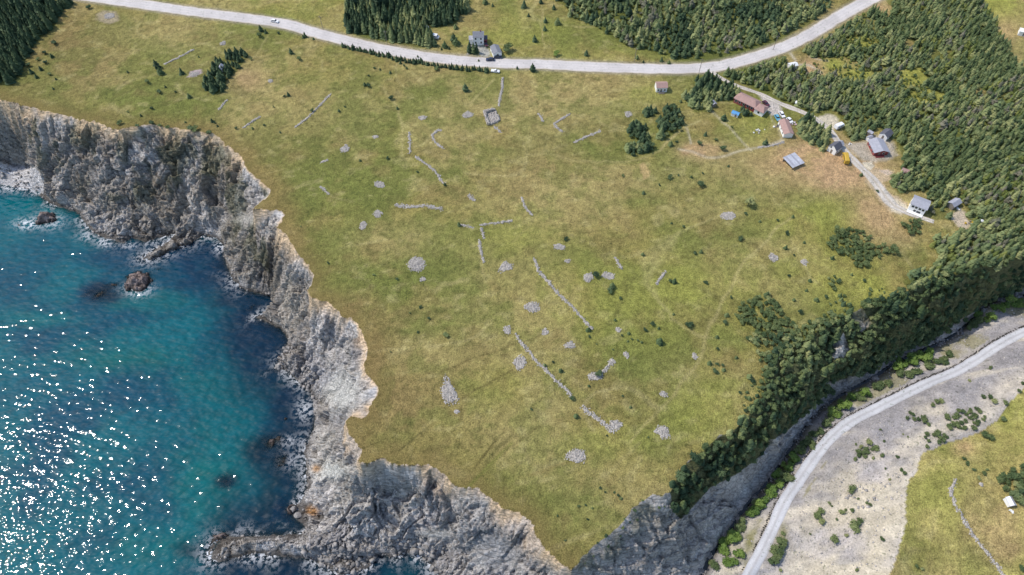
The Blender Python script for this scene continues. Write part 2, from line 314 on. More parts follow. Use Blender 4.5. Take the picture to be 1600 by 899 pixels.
def relief(X, Y, Z0, dnx, dny):
    f = F()
    LAND = inpoly(X, Y, land_poly); SEA = inpoly(X, Y, sea_poly); EAST = inpoly(X, Y, east_poly) & ~SEA
    EASTM = inpoly(X, Y, eastm_poly) & EAST
    c60 = lambda d: np.minimum(d, 60)
    D_TOP, S_TOP = dline(X, Y, SEA_TOP_W, 60, True); D_RT, S_RT = dline(X, Y, RAV_TOP_W, 60, True); D_TOP = c60(D_TOP); D_RT = c60(D_RT)
    D_SH = c60(dline(X, Y, SHORE_W, 60)); D_ST = c60(dline(X, Y, STREAM_W, 60)); D_RR = dline(X, Y, RROAD_W, 25); D_HW = dline(X, Y, HW_W, 30); D_LN = dline(X, Y, LANE_W, 20)
    D_EM = c60(dline(X, Y, EAST_W, 40))
    CLIFF = ~LAND & ~SEA & ~EAST; RAV = CLIFF & (D_RT < D_TOP)
    flat = np.minimum(np.minimum(smooth(4, 14, D_HW), smooth(2, 8, D_LN)), smooth(2, 7, D_RR))
    Z = Z0.copy(); edge_in = smooth(0, 8, np.minimum(D_TOP, D_RT))
    Z += np.where(LAND, (2.2*(fbm(X, Y, 45, 4, 1)-0.5)+0.5*(fbm(X, Y, 7, 3, 2)-0.5)+0.12*(fbm(X, Y, 1.6, 2, 3)-0.5))*flat*edge_in, 0)
    Z += np.where(EASTM, (1.5*(fbm(X, Y, 30, 3, 1)-0.5)+0.4*(fbm(X, Y, 6, 3, 2)-0.5)), 0)
    gl = EAST & ~EASTM
    Z += np.where(gl, (1.6*(ridged(X*0.35+Y*0.3, Y*0.8-X*0.5, 6, 3, 4)-0.6)+0.5*(fbm(X, Y, 2.5, 3, 5)-0.5))*flat*smooth(1, 8, D_ST)*smooth(0, 6, D_EM), 0)
    # cliffs: ribs and gullies running down from the edge, blocks, tilted beds
    DT = np.minimum(D_TOP, D_RT); ARC = np.where(RAV, S_RT+700, S_TOP)
    DB = np.where(RAV, D_ST, D_SH); win = smooth(0, 5, DT)*smooth(0, 4, DB)
    wx = X+6*(fbm(X, Y, 9, 2, 6)-0.5); wy = Y+6*(fbm(X, Y, 9, 2, 7)-0.5)
    rib = ridged(ARC+4*(fbm(X, Y, 12, 2, 1)-0.5), DT*0.28, 13, 3, 2)-0.6
    f1, f2, idv, fa = worley(wx*0.9+wy*0.45, (wy*0.9-wx*0.45)*1.7, 4.6, 1)
    f1b, f2b, idb, fb = worley(wx, wy*1.3, 1.9, 3)
    f1c, f2c, idc, fc = worley(wx+3, wy*1.2, 9.5, 5)
    blk = (idv-0.5)*2.2+fa*3.2-0.5*np.exp(-((f2-f1)/0.12)**2) + (idb-0.5)*1.0+fb*1.5 + (idc-0.5)*5.0+fc*7.0
    butt = fbm(ARC+6*(fbm(X, Y, 20, 2, 3)-0.5), DT*0.25, 24, 3, 4)-0.5
    beds = (((X*0.55-Y*0.35+Z0*0.9)/3.1) % 1.0)
    disp = 4.2*rib+13*butt+blk+2.4*(beds-0.5)+0.9*((X*0.6-Y*0.3+Z0*0.8)/0.95 % 1.0-.5)+1.4*(ridged(X, Y, 5, 3, 5)-0.6)+0.9*(ridged(X, Y, 1.3, 2, 6)-0.6)
    disp = np.where(RAV, 0.38*disp+2.4*rib, 0.68*disp); disp = np.where(CLIFF, disp*win, 0)
    qx, qy, _ = proj(X, Y, Z0); calm = inpoly(qx, qy, [(-200,246),(0,252),(30,256),(56,260),(70,278),(68,304),(0,296),(-200,290)])*1.0
    for px, py, rx, ry in ((535,612,34,30),(515,735,30,14),(680,835,34,9),(775,862,40,30),(385,345,24,10),(1165,745,50,45)): calm = np.maximum(calm, 0.8*np.exp(-(((qx-px)/rx)**2+((qy-py)/ry)**2)**2))
    disp = disp*(1-calm)
    XX = X+np.where(CLIFF, dnx*0.43*disp, 0); YY = Y+np.where(CLIFF, dny*0.43*disp, 0)
    Z += np.where(CLIFF, disp*0.56, 0)
    Z = np.where(CLIFF & (DB > 1.5), np.maximum(Z, 0.15), Z)
    # sea bed with islets and skerries
    ZS = -7.5*(1-np.exp(-D_SH/13))-0.3-2.0*(fbm(X, Y, 14, 3, 3)-0.5)*smooth(2, 10, D_SH)
    for px, py, rx, ry, h in ISLETS:
        c = P(px, py, 0); sx = rx*0.27; sy = ry*0.36
        r = np.maximum(np.hypot((X-c[0])/sx, (Y-c[1])/sy)+0.9*(fbm(X, Y, 2.6, 3, 4)-0.5), 0)
        b = h+0.5-(r**1.5)*3.2+1.3*(idb-0.5)*(r < 1.3); ZS = np.maximum(ZS, np.where(r < 2.5, b, -99))
    Z = np.where(SEA, ZS, Z); ISL = SEA & (Z > -0.6)
    for k, v in list(locals().items()):
        if k not in ('f', 'c60', 'k', 'v'): setattr(f, k, v)
    return f
gr = np.gradient(Z, DG); sl = np.hypot(gr[0], gr[1])+1e-6; DNX = -gr[1]/sl; DNY = -gr[0]/sl      # downhill direction
def bil(A, x, y):
    u = np.clip((x-GX0)/DG, 0, NX-1.001); v = np.clip((y-GY0)/DG, 0, NY-1.001)
    i = u.astype(int); j = v.astype(int); u = u-i; v = v-j
    return A[j, i]*(1-u)*(1-v)+A[j, i+1]*u*(1-v)+A[j+1, i]*(1-u)*v+A[j+1, i+1]*u*v
ZB = Z
G = relief(X, Y, ZB, DNX, DNY); Z = G.Z
G.PX, G.PY, G.DEP = proj(G.XX, G.YY, G.Z)
# rocky cells get a lattice three times finer
rockv = G.CLIFF | G.ISL | (G.SEA & (G.D_SH < 5))
cell_rock = rockv[:-1, :-1] | rockv[1:, :-1] | rockv[:-1, 1:] | rockv[1:, 1:]
K = 3; cj, ci = np.nonzero(cell_rock); SW = (NX-1)*K+1
quads = []
for a in range(K):
    for b_ in range(K):
        n0 = (cj*K+a)*SW+ci*K+b_; quads.append(np.stack([n0, n0+1, n0+1+SW, n0+SW], 1))
quads = np.concatenate(quads); uq, inv = np.unique(quads, return_inverse=True); FQ = inv.reshape(quads.shape)
fx = GX0+(uq % SW)*DG/K; fy = GY0+(uq//SW)*DG/K
R = relief(fx, fy, bil(ZB, fx, fy), bil(DNX, fx, fy), bil(DNY, fx, fy)); R.PX, R.PY, R.DEP = proj(R.XX, R.YY, R.Z)

def H(x, y):
    return bil(Z, np.asarray(x, float), np.asarray(y, float))
def hit(px, py):                                    # where the sight line of a picture point meets the ground
    dx, dy, dz = ray(np.atleast_1d(px), np.atleast_1d(py))
    zz = np.linspace(60, -1, 480); t = (zz[None]-CAMZ)/dz[:, None]
    x = dx[:, None]*t; y = dy[:, None]*t; below = H(x, y) >= zz[None]
    k = np.argmax(below, 1); k = np.where(below.any(1), k, 479); r = np.arange(len(k))
    return np.stack([x[r, k], y[r, k], H(x[r, k], y[r, k])], -1)

# ---------------------------------------------------------------- ground colours (what the ground itself is made of)
c_tan, c_olive, c_green, c_brown, c_pale = lin(162,146,90), lin(142,131,70), lin(114,119,56), lin(140,120,74), lin(184,170,114)
c_lime, c_rust, c_grav, c_slate, c_sand = lin(150,149,68), lin(186,152,110), lin(190,182,178), lin(156,152,152), lin(206,194,170)
MEADOW_BLOBS = [  # picture place, radii, colour, strength
 (520,250,60,45,'green',.6),(505,400,45,60,'green',.7),(540,440,60,30,'green',.6),(700,430,90,25,'green',.7),(650,500,80,30,'green',.7),(730,520,50,30,'green',.6),
 (450,230,70,30,'brown',.6),(420,300,40,60,'brown',.35),(560,480,40,25,'brown',.8),(585,560,25,60,'brown',.8),(660,610,70,60,'brown',.5),(640,690,80,40,'brown',.4),(610,380,60,30,'tan',.7),
 (830,290,110,50,'tan',.8),(800,440,70,60,'tan',.6),(860,250,60,30,'brown',.5),(870,170,80,50,'tan',.9),(930,140,120,30,'tan',.7),(760,170,40,30,'tan',.8),(540,150,90,50,'tan',.5),(430,170,60,30,'tan',.7),
 (600,220,60,40,'green',.4),(570,130,80,30,'green',.35),(930,225,40,25,'green',.7),(740,240,60,25,'green',.45),(800,370,50,25,'lime',.35),
 (1000,310,40,14,'green',.7),(1060,350,40,25,'green',.5),(1150,375,45,20,'green',.7),(980,470,120,60,'lime',.45),(1010,570,120,50,'green',.5),(960,600,90,40,'green',.35),(930,780,90,30,'tan',.5),(960,760,120,60,'tan',.35),
 (880,800,60,60,'green',.5),(830,760,60,50,'green',.4),(700,700,60,40,'olive',.6),(780,660,80,50,'tan',.4),(850,700,60,40,'tan',.35),(1100,640,60,50,'lime',.4),(1080,600,60,40,'tan',.3),
 (1250,243,60,26,'rust',1.0),(1200,270,60,30,'tan',.7),(1310,270,40,28,'rust',.85),(1360,345,30,26,'rust',.6),(1400,370,35,22,'rust',.5),(1230,290,40,16,'tan',.6),(1270,300,90,22,'green',.5),(1275,255,14,12,'lime',.9),
 (1190,215,35,25,'lime',.35),(1180,180,35,22,'lime',.4),(1095,235,30,12,'rust',.7),(1300,340,80,30,'lime',.5),(1300,420,90,40,'lime',.4),(1200,440,70,50,'tan',.5),(1340,450,50,20,'lime',.7),(1150,430,60,40,'tan',.4),
 (470,20,120,22,'lime',.3),(800,60,70,40,'lime',.45),(870,50,60,30,'green',.4),(760,35,30,15,'brown',.6),(700,48,30,12,'tan',.8),(950,85,60,12,'lime',.3),(820,25,12,25,'tan',.7),
 (60,60,90,60,'brown',.8),(110,110,70,40,'brown',.7),(60,120,50,25,'green',.5),(220,150,60,40,'green',.6),(250,170,90,25,'green',.5),(270,50,70,25,'tan',.8),(340,120,60,20,'tan',.4),(395,110,40,20,'tan',.8),(385,125,25,16,'rust',.5),(330,60,40,20,'green',.3),
 (1375,15,14,14,'rust',.8),(1345,70,30,11,'lime',1.),(1335,118,32,10,'lime',1.),(1425,122,24,18,'lime',.9),(1445,152,30,13,'lime',.9),(1270,105,30,16,'rust',.9),(1300,100,14,12,'lime',1.),(1420,130,60,40,'lime',.4),(1440,160,40,30,'lime',.5),(1530,150,20,16,'tan',.5),(1560,15,40,30,'lime',1.),(1585,65,25,45,'tan',.9),(1570,45,25,20,'rust',.5),
 (1460,800,60,90,'lime',.35),(1560,820,50,60,'rust',.45),(1540,730,60,40,'tan',.6),(1530,870,25,22,'green',.9),(1450,860,25,22,'brown',.5),(1510,700,16,12,'rust',.6),(1580,700,40,50,'lime',.3),(1430,880,40,30,'green',.4),
 (1000,880,60,10,'green',.4),(1210,262,100,36,'tan',.8),(1320,262,60,26,'rust',.8),(1150,250,50,16,'tan',.7),(1370,330,30,30,'rust',.6),(470,250,40,30,'green',.5),(600,430,50,30,'green',.6),(560,300,60,30,'green',.4),(690,470,70,40,'green',.5),(1120,330,60,20,'tan',.6),(1040,280,60,20,'tan',.5),(880,330,60,30,'tan',.6),(720,290,50,30,'green',.4),(640,160,60,30,'green',.4),(500,110,80,25,'olive',.5),(960,680,60,30,'lime',.3),(1060,450,60,30,'lime',.4),(1160,480,40,30,'lime',.3),(620,630,40,40,'brown',.6),(760,780,50,30,'green',.35),(700,560,60,25,'tan',.5),(780,600,50,30,'lime',.25),(740,130,40,20,'green',.4),(1010,150,40,16,'lime',.3),(330,150,40,20,'green',.4)]
TRACKS = [  # picture points, half width in metres, colour, strength
 ([(1238,340),(1215,355),(1190,385),(1165,405),(1150,430),(1140,455),(1125,480),(1110,505),(1103,525),(1100,545),(1085,575),(1065,595),(1055,615)],.65,c_pale,.6),([(1055,615),(1035,635),(1010,660),(985,690)],.5,c_pale,.5),
 ([(1033,235),(1043,223),(1072,200),(1092,191)],.8,c_pale,.9),([(1072,203),(1076,216),(1079,228)],.5,c_sand,.6),([(1060,236),(1080,240),(1104,249),(1133,246),(1158,237),(1205,228),(1222,222)],.7,c_sand,.6),
 ([(1107,172),(1120,184),(1138,200),(1158,223),(1173,237)],.6,c_sand,.5),([(1196,165),(1208,195),(1222,222)],.4,c_sand,.5),([(600,140),(618,165),(627,190),(629,215),(628,240)],.7,c_pale,.6),
 ([(772,128),(755,145),(735,165)],.7,c_pale,.6),([(820,242),(860,243),(905,255),(960,256),(1005,250),(1033,237)],.6,c_pale,.5),([(760,440),(752,410),(748,380)],.6,c_pale,.5),([(810,140),(840,175),(860,200)],.5,c_pale,.35),
 ([(690,578),(750,555),(815,535),(850,520)],.4,lin(104,90,54),.6),([(720,622),(745,606),(800,578)],.4,lin(98,86,52),.7),([(720,632),(719,655)],.35,lin(98,86,50),.7),([(742,728),(760,705),(776,684)],.5,lin(92,82,46),.75),([(800,695),(835,670),(860,655)],.35,lin(104,92,54),.5),([(625,700),(650,680),(668,665)],.4,lin(92,86,52),.6),([(760,720),(775,700),(800,680)],.8,lin(90,88,48),.5),([(690,790),(720,770),(750,740),(775,715),(800,690)],.6,c_green,.6),([(830,740),(870,725),(900,718)],.6,c_brown,.5),
 ([(848,30),(845,50),(850,85)],.4,c_pale,.7),([(420,60),(400,90),(370,120),(345,150)],.5,c_pale,.5),([(850,40),(846,20)],.5,c_pale,.6),([(1000,690),(960,730),(930,750)],.5,c_pale,.35),([(1110,460),(1090,470)],.3,c_pale,.3),
 ([(1255,320),(1290,300),(1310,285)],.4,c_pale,.35),([(1290,405),(1320,395)],.3,c_pale,.35),([(800,380),(830,350),(840,335)],.4,c_pale,.25),([(660,345),(700,355)],.4,c_pale,.25),([(1440,400),(1400,410),(1370,430)],.4,c_tan,.4),
 ([(1240,107),(1262,108),(1280,120)],.9,c_sand,.8),([(1262,95),(1290,103)],.5,c_sand,.8),([(1232,90),(1240,100)],.9,c_sand,.7),
 ([(1207,822),(1180,830),(1155,850),(1125,880),(1112,905)],1.0,c_grav,.8),([(1600,858),(1590,875),(1583,905)],1.0,c_slate,.7)]
YARDS = [([(1338,255),(1362,260),(1398,266),(1394,280),(1376,285),(1392,303),(1422,320),(1412,338),(1388,331),(1370,306),(1350,280)],lin(192,170,138)),  # worn or gravelled ground: picture polygon, colour
 ([(1272,184),(1290,176),(1308,180),(1315,195),(1302,206),(1292,199)],c_sand),([(1316,226),(1350,220),(1365,209),(1385,215),(1396,223),(1404,243),(1390,251),(1365,255),(1350,252),(1340,245)],lin(178,166,148)),
 ([(1345,253),(1362,252),(1368,258),(1360,266),(1350,262)],c_sand),([(1372,265),(1390,264),(1395,270),(1385,274)],lin(200,180,160)),([(1381,312),(1392,308),(1412,318),(1422,330),(1410,336),(1392,330)],c_sand),([(1484,340),(1492,330),(1498,325),(1508,330),(1510,345),(1520,352),(1512,360),(1498,356)],lin(196,180,158)),
 ([(1183,146),(1205,155),(1222,165),(1217,180),(1207,182),(1196,168)],lin(190,180,172)),([(732,70),(754,68),(764,76),(768,90),(755,90),(750,78),(735,76),(731,92),(727,92)],lin(168,166,158)),
 ([(150,22),(165,15),(183,18),(186,32),(170,38),(152,34)],lin(160,146,118)),([(292,122),(300,112),(313,107),(317,113),(305,120)],lin(176,158,158)),([(996,256),(1008,252),(1020,275),(1008,280)],lin(176,152,104)),
 ([(757,176),(773,173),(779,188),(768,195),(762,192)],lin(168,166,166))]
def grove(f, polys):
    m = np.zeros(f.PX.shape, bool)
    for p in polys: m |= inpoly(f.PX, f.PY, p)
    return m
FOREST = {
 'A': [(543,-60),(541,38),(545,52),(573,61),(620,69),(654,75),(672,74),(676,57),(668,47),(690,42),(712,40),(718,23),(735,18),(712,-10),(700,-60)],
 'B': [(855,-60),(870,0),(887,14),(890,29),(921,35),(945,52),(973,69),(991,75),(1031,84),(1069,95),(1118,96),(1158,86),(1205,71),(1235,52),(1262,40),(1295,12),(1310,-60)],
 'C': [(1128,120),(1160,108),(1200,96),(1222,87),(1238,106),(1262,116),(1285,122),(1300,112),(1312,105),(1300,96),(1280,90),(1262,86),(1250,80),(1300,55),(1350,24),(1362,12),(1385,30),(1395,15),(1380,-5),(1420,-60),(1540,-60),(1530,0),(1545,20),(1555,50),(1572,66),(1580,90),(1595,108),(1640,120),(1900,100),(1900,380),(1750,350),(1600,400),(1520,422),(1460,440),(1420,455),(1412,440),(1430,425),(1450,422),(1468,402),(1455,385),(1460,372),(1482,372),(1500,362),(1512,362),(1524,352),(1512,340),(1512,325),(1500,320),(1490,318),(1478,330),(1486,345),(1458,343),(1448,335),(1452,318),(1448,302),(1425,298),(1405,305),(1392,288),(1394,278),(1412,276),(1406,262),(1414,252),(1402,225),(1388,208),(1372,200),(1358,203),(1352,216),(1330,220),(1316,208),(1319,190),(1306,174),(1288,172),(1272,180),(1255,173),(1218,157),(1187,142),(1160,132),(1136,122)],
 'D': [(1243,196),(1262,186),(1280,191),(1294,208),(1303,224),(1298,232),(1286,240),(1278,232),(1262,222),(1248,210)],
 'E': [(1068,152),(1082,142),(1084,122),(1098,113),(1118,119),(1140,131),(1156,148),(1146,160),(1128,158),(1118,163),(1108,176),(1085,176),(1080,166)],
 'F': [(-60,-60),(115,-30),(112,6),(95,22),(82,45),(62,60),(42,90),(30,118),(18,135),(-60,130)],
 'G': [(311,134),(327,115),(333,101),(356,84),(373,78),(389,85),(379,100),(370,113),(353,127),(351,142),(335,148),(313,136)],
 'H': [(1003,184),(1007,174),(1020,171),(1026,180),(1014,185)], 'I': [(1023,195),(1028,188),(1040,180),(1040,170),(1056,169),(1067,190),(1062,205),(1048,211),(1038,216),(1028,217),(1032,205)],
 'J': [(983,210),(984,200),(994,193),(1006,196),(1013,204),(1003,210),(994,218),(985,216)], 'K': [(976,236),(978,226),(992,226),(1003,214),(1012,212),(1020,230),(1016,240),(1000,240),(985,245)],
 'L': [(1148,170),(1162,172),(1180,182),(1174,186),(1150,178)]}
CLEAR = [(1345,68,30,10),(1308,104,36,15),(1425,122,24,18),(1335,118,32,10),(1445,152,30,13),(1530,147,12,8),(1420,70,10,8)]
RIMSCRUB = [(1140,640),(1175,600),(1195,560),(1225,520),(1262,490),(1310,462),(1380,448),(1425,440),(1428,458),(1345,484),(1262,532),(1214,565),(1196,606),(1168,652)]
SCRUB = [[(1143,495),(1160,475),(1185,465),(1205,460),(1216,485),(1240,508),(1258,528),(1222,550),(1190,545),(1165,530),(1185,515),(1150,505)],
 [(1306,362),(1329,356),(1352,365),(1367,379),(1401,388),(1399,399),(1364,405),(1349,420),(1335,417),(1329,397),(1312,399),(1292,385),(1292,374)],
 [(1178,548),(1222,548),(1240,515),(1262,500),(1300,490),(1310,502),(1262,530),(1216,562),(1204,590),(1186,600),(1190,570)],[(1408,352),(1425,344),(1438,350),(1434,364),(1415,366)],[(1284,432),(1300,430),(1315,445),(1310,458),(1295,450)],[(1480,672),(1478,650),(1500,640),(1530,640),(1540,655),(1520,672)],[(1438,700),(1440,688),(1448,676),(1466,674),(1488,686),(1470,697),(1455,704)],
 [(1553,770),(1556,748),(1575,735),(1605,730),(1640,740),(1640,775),(1598,775),(1585,790),(1570,782)],[(1416,655),(1420,646),(1450,655),(1456,668),(1440,664)],[(1333,708),(1345,695),(1362,690),(1372,698),(1360,708),(1345,725),(1336,722)]]
RAVWOOD = [(1046,762),(1062,735),(1100,700),(1150,665),(1186,618),(1205,570),(1262,525),(1345,478),(1420,450),(1520,418),(1640,390),(1640,440),(1600,450),(1540,478),(1490,505),(1440,536),(1390,560),(1345,588),(1300,606),(1275,628),(1255,650),(1232,672),(1205,690),(1190,712),(1150,742),(1110,762),(1085,790),(1064,812),(1052,800)]
RAVBARE = [[(1300,540),(1318,520),(1328,545),(1318,560),(1302,562)],[(1335,470),(1350,485),(1362,505),(1348,520),(1332,500)],[(1290,600),(1330,590),(1360,585),(1350,605),(1310,615)]]
forest_polys = list(FOREST.values())
def paint(f):
    X, Y, PX, PY = f.X, f.Y, f.PX, f.PY
    n1 = fbm(X, Y, 38, 4, 1); n2 = fbm(X, Y, 11, 4, 2); n3 = fbm(X*0.7+Y*0.5, Y-X*0.4, 4, 4, 3); n4 = fbm(X, Y, 1.4, 3, 4)
    C = {'tan': c_tan, 'olive': c_olive, 'green': c_green, 'brown': c_brown, 'pale': c_pale, 'lime': c_lime, 'rust': c_rust}
    sh = X.shape+(3,)
    def mixc(a, b, t): return a+(b-a)*t[..., None]
    col = np.broadcast_to(c_olive, sh).copy()
    col = mixc(col, c_tan, smooth(.48, .62, n1)*.85); col = mixc(col, c_green, smooth(.5, .36, n1)*.8)
    on = f.LAND | f.EASTM
    col = np.where(f.EASTM[..., None], mixc(np.broadcast_to(lin(186,166,104), sh).copy(), lin(166,160,86), smooth(.4, .6, n1)), col)
    def blobs(which):
      for px, py, rx, ry, c, s in MEADOW_BLOBS:
        if (c in ('rust', 'lime')) != which: continue
        m = on & (np.abs(PX-px) < 2.2*rx) & (np.abs(PY-py) < 2.2*ry)
        if not m.any(): continue
        d = ((PX[m]-px)/rx)**2+((PY[m]-py)/ry)**2+2.2*(n2[m]-.5)+1.2*(n3[m]-.5)
        t = np.clip(1.25*s*np.exp(-np.maximum(d, 0)*0.8), 0, 1); col[m] = col[m]+(C[c]-col[m])*t[:, None]
    blobs(False)
    col = mixc(col, c_brown, smooth(.54, .72, n2)*.42); col = mixc(col, c_green*0.95, smooth(.48, .33, n2)*.5)
    col = mixc(col, c_pale, smooth(.6, .8, n3)*.35); col = mixc(col, lin(92,98,46), smooth(.4, .24, n3)*.4)
    blobs(True)
    ol = ridged(X*.8+Y*.5+6*(n2-.5), Y-X*.3+6*(n1-.5), 30, 1, 6); col = mixc(col, c_pale, smooth(.955, .99, ol)*.35*smooth(.35, .6, n2)); ol = ridged(X*.5-Y*.7+5*(n2-.5), Y*.6+X*.5, 24, 1, 3); col = mixc(col, lin(98,94,50), smooth(.96, .995, ol)*.4*smooth(.4, .6, n3+.05))
    g_ = col.mean(-1, keepdims=True); col = g_+(col-g_)*0.94; col *= (0.72+0.86*n4)[..., None]
    edge = np.minimum(f.D_TOP, f.D_RT+3)
    col = mixc(col, c_brown*0.95, np.where(f.LAND, np.exp(-(f.D_TOP/7)**2)*.7, 0))
    for pts, hw, c, s in TRACKS:
        p = np.array(pts, float); Wp = P(p[:, 0], p[:, 1], np.full(len(p), 13.0 if p[0, 0] > 1100 and p[0, 1] > 780 else 43.2)); q = wobble(Wp[:, :2], 4, 0.5, 5)
        d = dline(X, Y, q, hw*6)
        t = np.exp(-(np.minimum(d, 99)/hw)**2)*s*(0.55+0.9*n4); col = mixc(col, c, np.clip(t, 0, 1))
    for poly, c in YARDS:
        poly = np.array(poly, float); ctr = poly.mean(0); t = np.zeros(X.shape)
        for k in (0.86, 0.95, 1.04): t += inpoly(PX+10*(n3-.5), PY+7*(n2-.5), ctr+(poly-ctr)*k)/3.0
        col = mixc(col, c*(1.08+0.24*n2)[..., None], t*0.95)
    fo = grove(f, forest_polys) & f.LAND
    for px, py, rx, ry in CLEAR: fo &= ((PX-px)/rx)**2+((PY-py)/ry)**2+1.5*(n2-.5) > 1
    col = np.where(fo[..., None], col*0.35+lin(104,112,54)*0.6, col)
    # highway verge
    col = mixc(col, lin(170,160,140), np.where(f.LAND, np.exp(-((f.D_HW-4.0)/1.3)**2)*(0.4+0.6*n3), 0))
    # gravel bank east of the stream
    g1 = ridged(X*0.35+Y*0.3, Y*0.8-X*0.5, 6, 3, 4); g2 = fbm(X, Y, 16, 3, 5)
    gc = mixc(np.broadcast_to(c_grav, sh).copy(), c_sand, smooth(.45, .68, g2+0.25*(g1-.6))*.9); gc = mixc(gc, c_slate, smooth(.5, .3, g2)*.8)
    lower = np.exp(-(f.D_RR/12)**2); gc = mixc(gc, c_slate*1.1, lower*.7); gc = mixc(gc, lin(208,196,172), np.where(f.EAST, np.exp(-((f.D_EM-4)/4)**2)*.5, 0))
    st_ = fbm(X*0.16+Y*0.05, Y*0.8-X*0.1, 3.2, 4, 3); gc = mixc(gc, lin(226,214,192), smooth(.56, .75, st_)*.6); gc = mixc(gc, c_slate*.9, smooth(.45, .28, st_)*.6)
    gc *= (0.66+0.42*n4)[..., None]
    bank = (f.D_ST < 13) & (f.D_RR > 4); gc = np.where(bank[..., None], mixc(gc, lin(140,134,96), smooth(.46, .56, n2)*.7), gc)
    dark = smooth(3.2, 1.2, f.D_ST); gc = mixc(gc, lin(72,66,58), dark*.8)
    gl = f.EAST & ~f.EASTM
    for px, py, rx, ry in ((1150,870,22,28),(1225,840,8,25),(1170,862,10,30)):
        t = np.exp(-(((PX-px)/rx)**2+((PY-py)/ry)**2))*smooth(.4, .6, n2+.1); gc = mixc(gc, lin(120,118,66), t*.8)
    col = np.where(gl[..., None], gc, col)
    # cliffs
    if f.CLIFF.any():
        rk = mixc(np.broadcast_to(lin(204,199,195), sh).copy(), lin(178,175,176), smooth(.4, .65, n2)); rk = mixc(rk, lin(172,160,142), smooth(.55, .75, n1)*.6)
        rk *= (0.62+0.3*f.idv+0.2*f.idb+0.26*f.idc)[..., None]; rk = mixc(rk, lin(120,112,100), smooth(.5, .7, fbm(X, Y, 18, 3, 2))*np.where(PX < 440, .55, .15))
        rk = mixc(rk, lin(160,146,120), np.where(PX < 400, 0.45, 0)*smooth(.25, .6, n2))
        veg = smooth(.47, .62, fbm(X, Y, 8, 4, 6))*np.where(PX < 420, 0.85, 0.15)*smooth(6, 20, f.Z); rk = mixc(rk, lin(96,100,66), veg*.7)
        for px, py, rx, ry, c in ((535,612,34,32,lin(206,204,196)),(500,585,22,18,lin(190,188,190)),(515,735,36,20,lin(200,200,190)),(510,690,26,26,lin(196,190,180)),(680,835,30,10,lin(178,176,170)),(770,850,60,36,lin(168,166,166)),(385,340,22,12,lin(186,180,170)),(1030,840,24,50,lin(176,174,170)),(1080,870,20,14,lin(180,180,176))):
            t = np.exp(-(((PX-px)/rx)**2+((PY-py)/ry)**2)**1.5+1.2*(n2-.5)); rk = mixc(rk, c, np.clip(t, 0, 1)*.75)
        rim = np.exp(-(f.D_TOP/(0.5+9*np.clip(n2-.3, 0, 1)))**2)*(0.55+.45*smooth(.35, .55, n3)); rk = mixc(rk, lin(228,198,160), np.where(f.RAV, 0.3, 0.95)*rim)
        rv = mixc(np.broadcast_to(lin(214,206,196), sh).copy(), lin(182,174,164), smooth(.4, .6, n2))
        wood = inpoly(PX, PY, RAVWOOD); bare = np.zeros(X.shape, bool)
        for p in RAVBARE: bare |= inpoly(PX+8*(n2-.5), PY+8*(n3-.5), p)
        rv = np.where((wood & ~bare)[..., None], lin(96,100,58)*(0.7+0.6*n3)[..., None], rv)
        rv = mixc(rv, lin(96,98,60), smooth(9, 2, f.D_RT)*smooth(.4, .6, n3)*.8)
        rk = np.where((f.RAV)[..., None], mixc(rk*.4+rv*.6, rv, np.where(wood, .9, .3)), rk)
        wet = smooth(3.2, 0.6, f.Z+1.5*(n3-.5)); rk = mixc(rk, lin(66,60,54), wet*.8)
        for px, py in ((487,797),(494,732),(490,800)):
            t = np.exp(-(((PX-px)/7)**2+((PY-py)/6)**2)); rk = mixc(rk, lin(206,150,84), t*.8)
        # cove beach and pocket shingle
        b = inpoly(PX+6*(n3-.5), PY, [(-200,250),(0,256),(30,259),(55,263),(68,278),(68,302),(0,292),(-200,285)]); rk = np.where(b[..., None], lin(208,204,202)*(0.9+.2*n4)[..., None], rk)
        col = np.where(f.CLIFF[..., None], rk, col)
    bed = mixc(np.broadcast_to(lin(62,58,54), sh).copy(), lin(176,156,148), smooth(0.2, 1.8, f.Z)*(.35+.65*f.idb)); col = np.where(f.SEA[..., None], bed*(0.7+.6*n4)[..., None], col)
    return np.clip(col, 0.004, 0.9)
G.col = paint(G); R.col = paint(R)

# ---------------------------------------------------------------- ground meshes
allq = np.arange((NY-1)*(NX-1)); qj, qi = allq//(NX-1), allq % (NX-1); base = qj*NX+qi
GQ = np.stack([base, base+1, base+1+NX, base+NX], 1)
deep = (G.SEA & (G.Z < -6.0)).ravel()
keep = ~cell_rock.ravel() & ~deep[GQ].all(1)
gverts = np.stack([G.XX, G.YY, G.Z], -1).reshape(-1, 3); gcol = G.col.reshape(-1, 3)
def sub(verts, col, quads, name, mat, label, smooth_sh):
    u, inv = np.unique(quads, return_inverse=True); me = mesh(name, verts[u], inv.reshape(quads.shape), smooth_sh)
    add_col(me, col[u]); o = link(name, me, mat); return tag(o, label, None, None, 'structure')
vote = lambda m, q: m.ravel()[q].sum(1) >= 2
land_q = vote(G.LAND, GQ); sea_q = vote(G.SEA, GQ); em_q = vote(G.EASTM, GQ)
fo_v = grove(G, forest_polys) & G.LAND; fo_q = vote(fo_v, GQ) & land_q
sub(gverts, gcol, GQ[keep & land_q & ~fo_q], 'meadow', M['grass'], 'olive and tan grass headland between sea cliff and ravine', True)
sub(gverts, gcol, GQ[keep & fo_q], 'forest_floor', M['grass'], 'green undergrowth beneath the spruce woods', True)
sub(gverts, gcol, GQ[keep & em_q & ~land_q], 'hillside_pasture', M['grass'], 'yellow green pasture above the pale gravel slope', True)
sub(gverts, gcol, GQ[keep & ~land_q & ~em_q & ~sea_q], 'gravel_slope', M['gravel'], 'pale grey and tan gravel slope east of the stream', True)
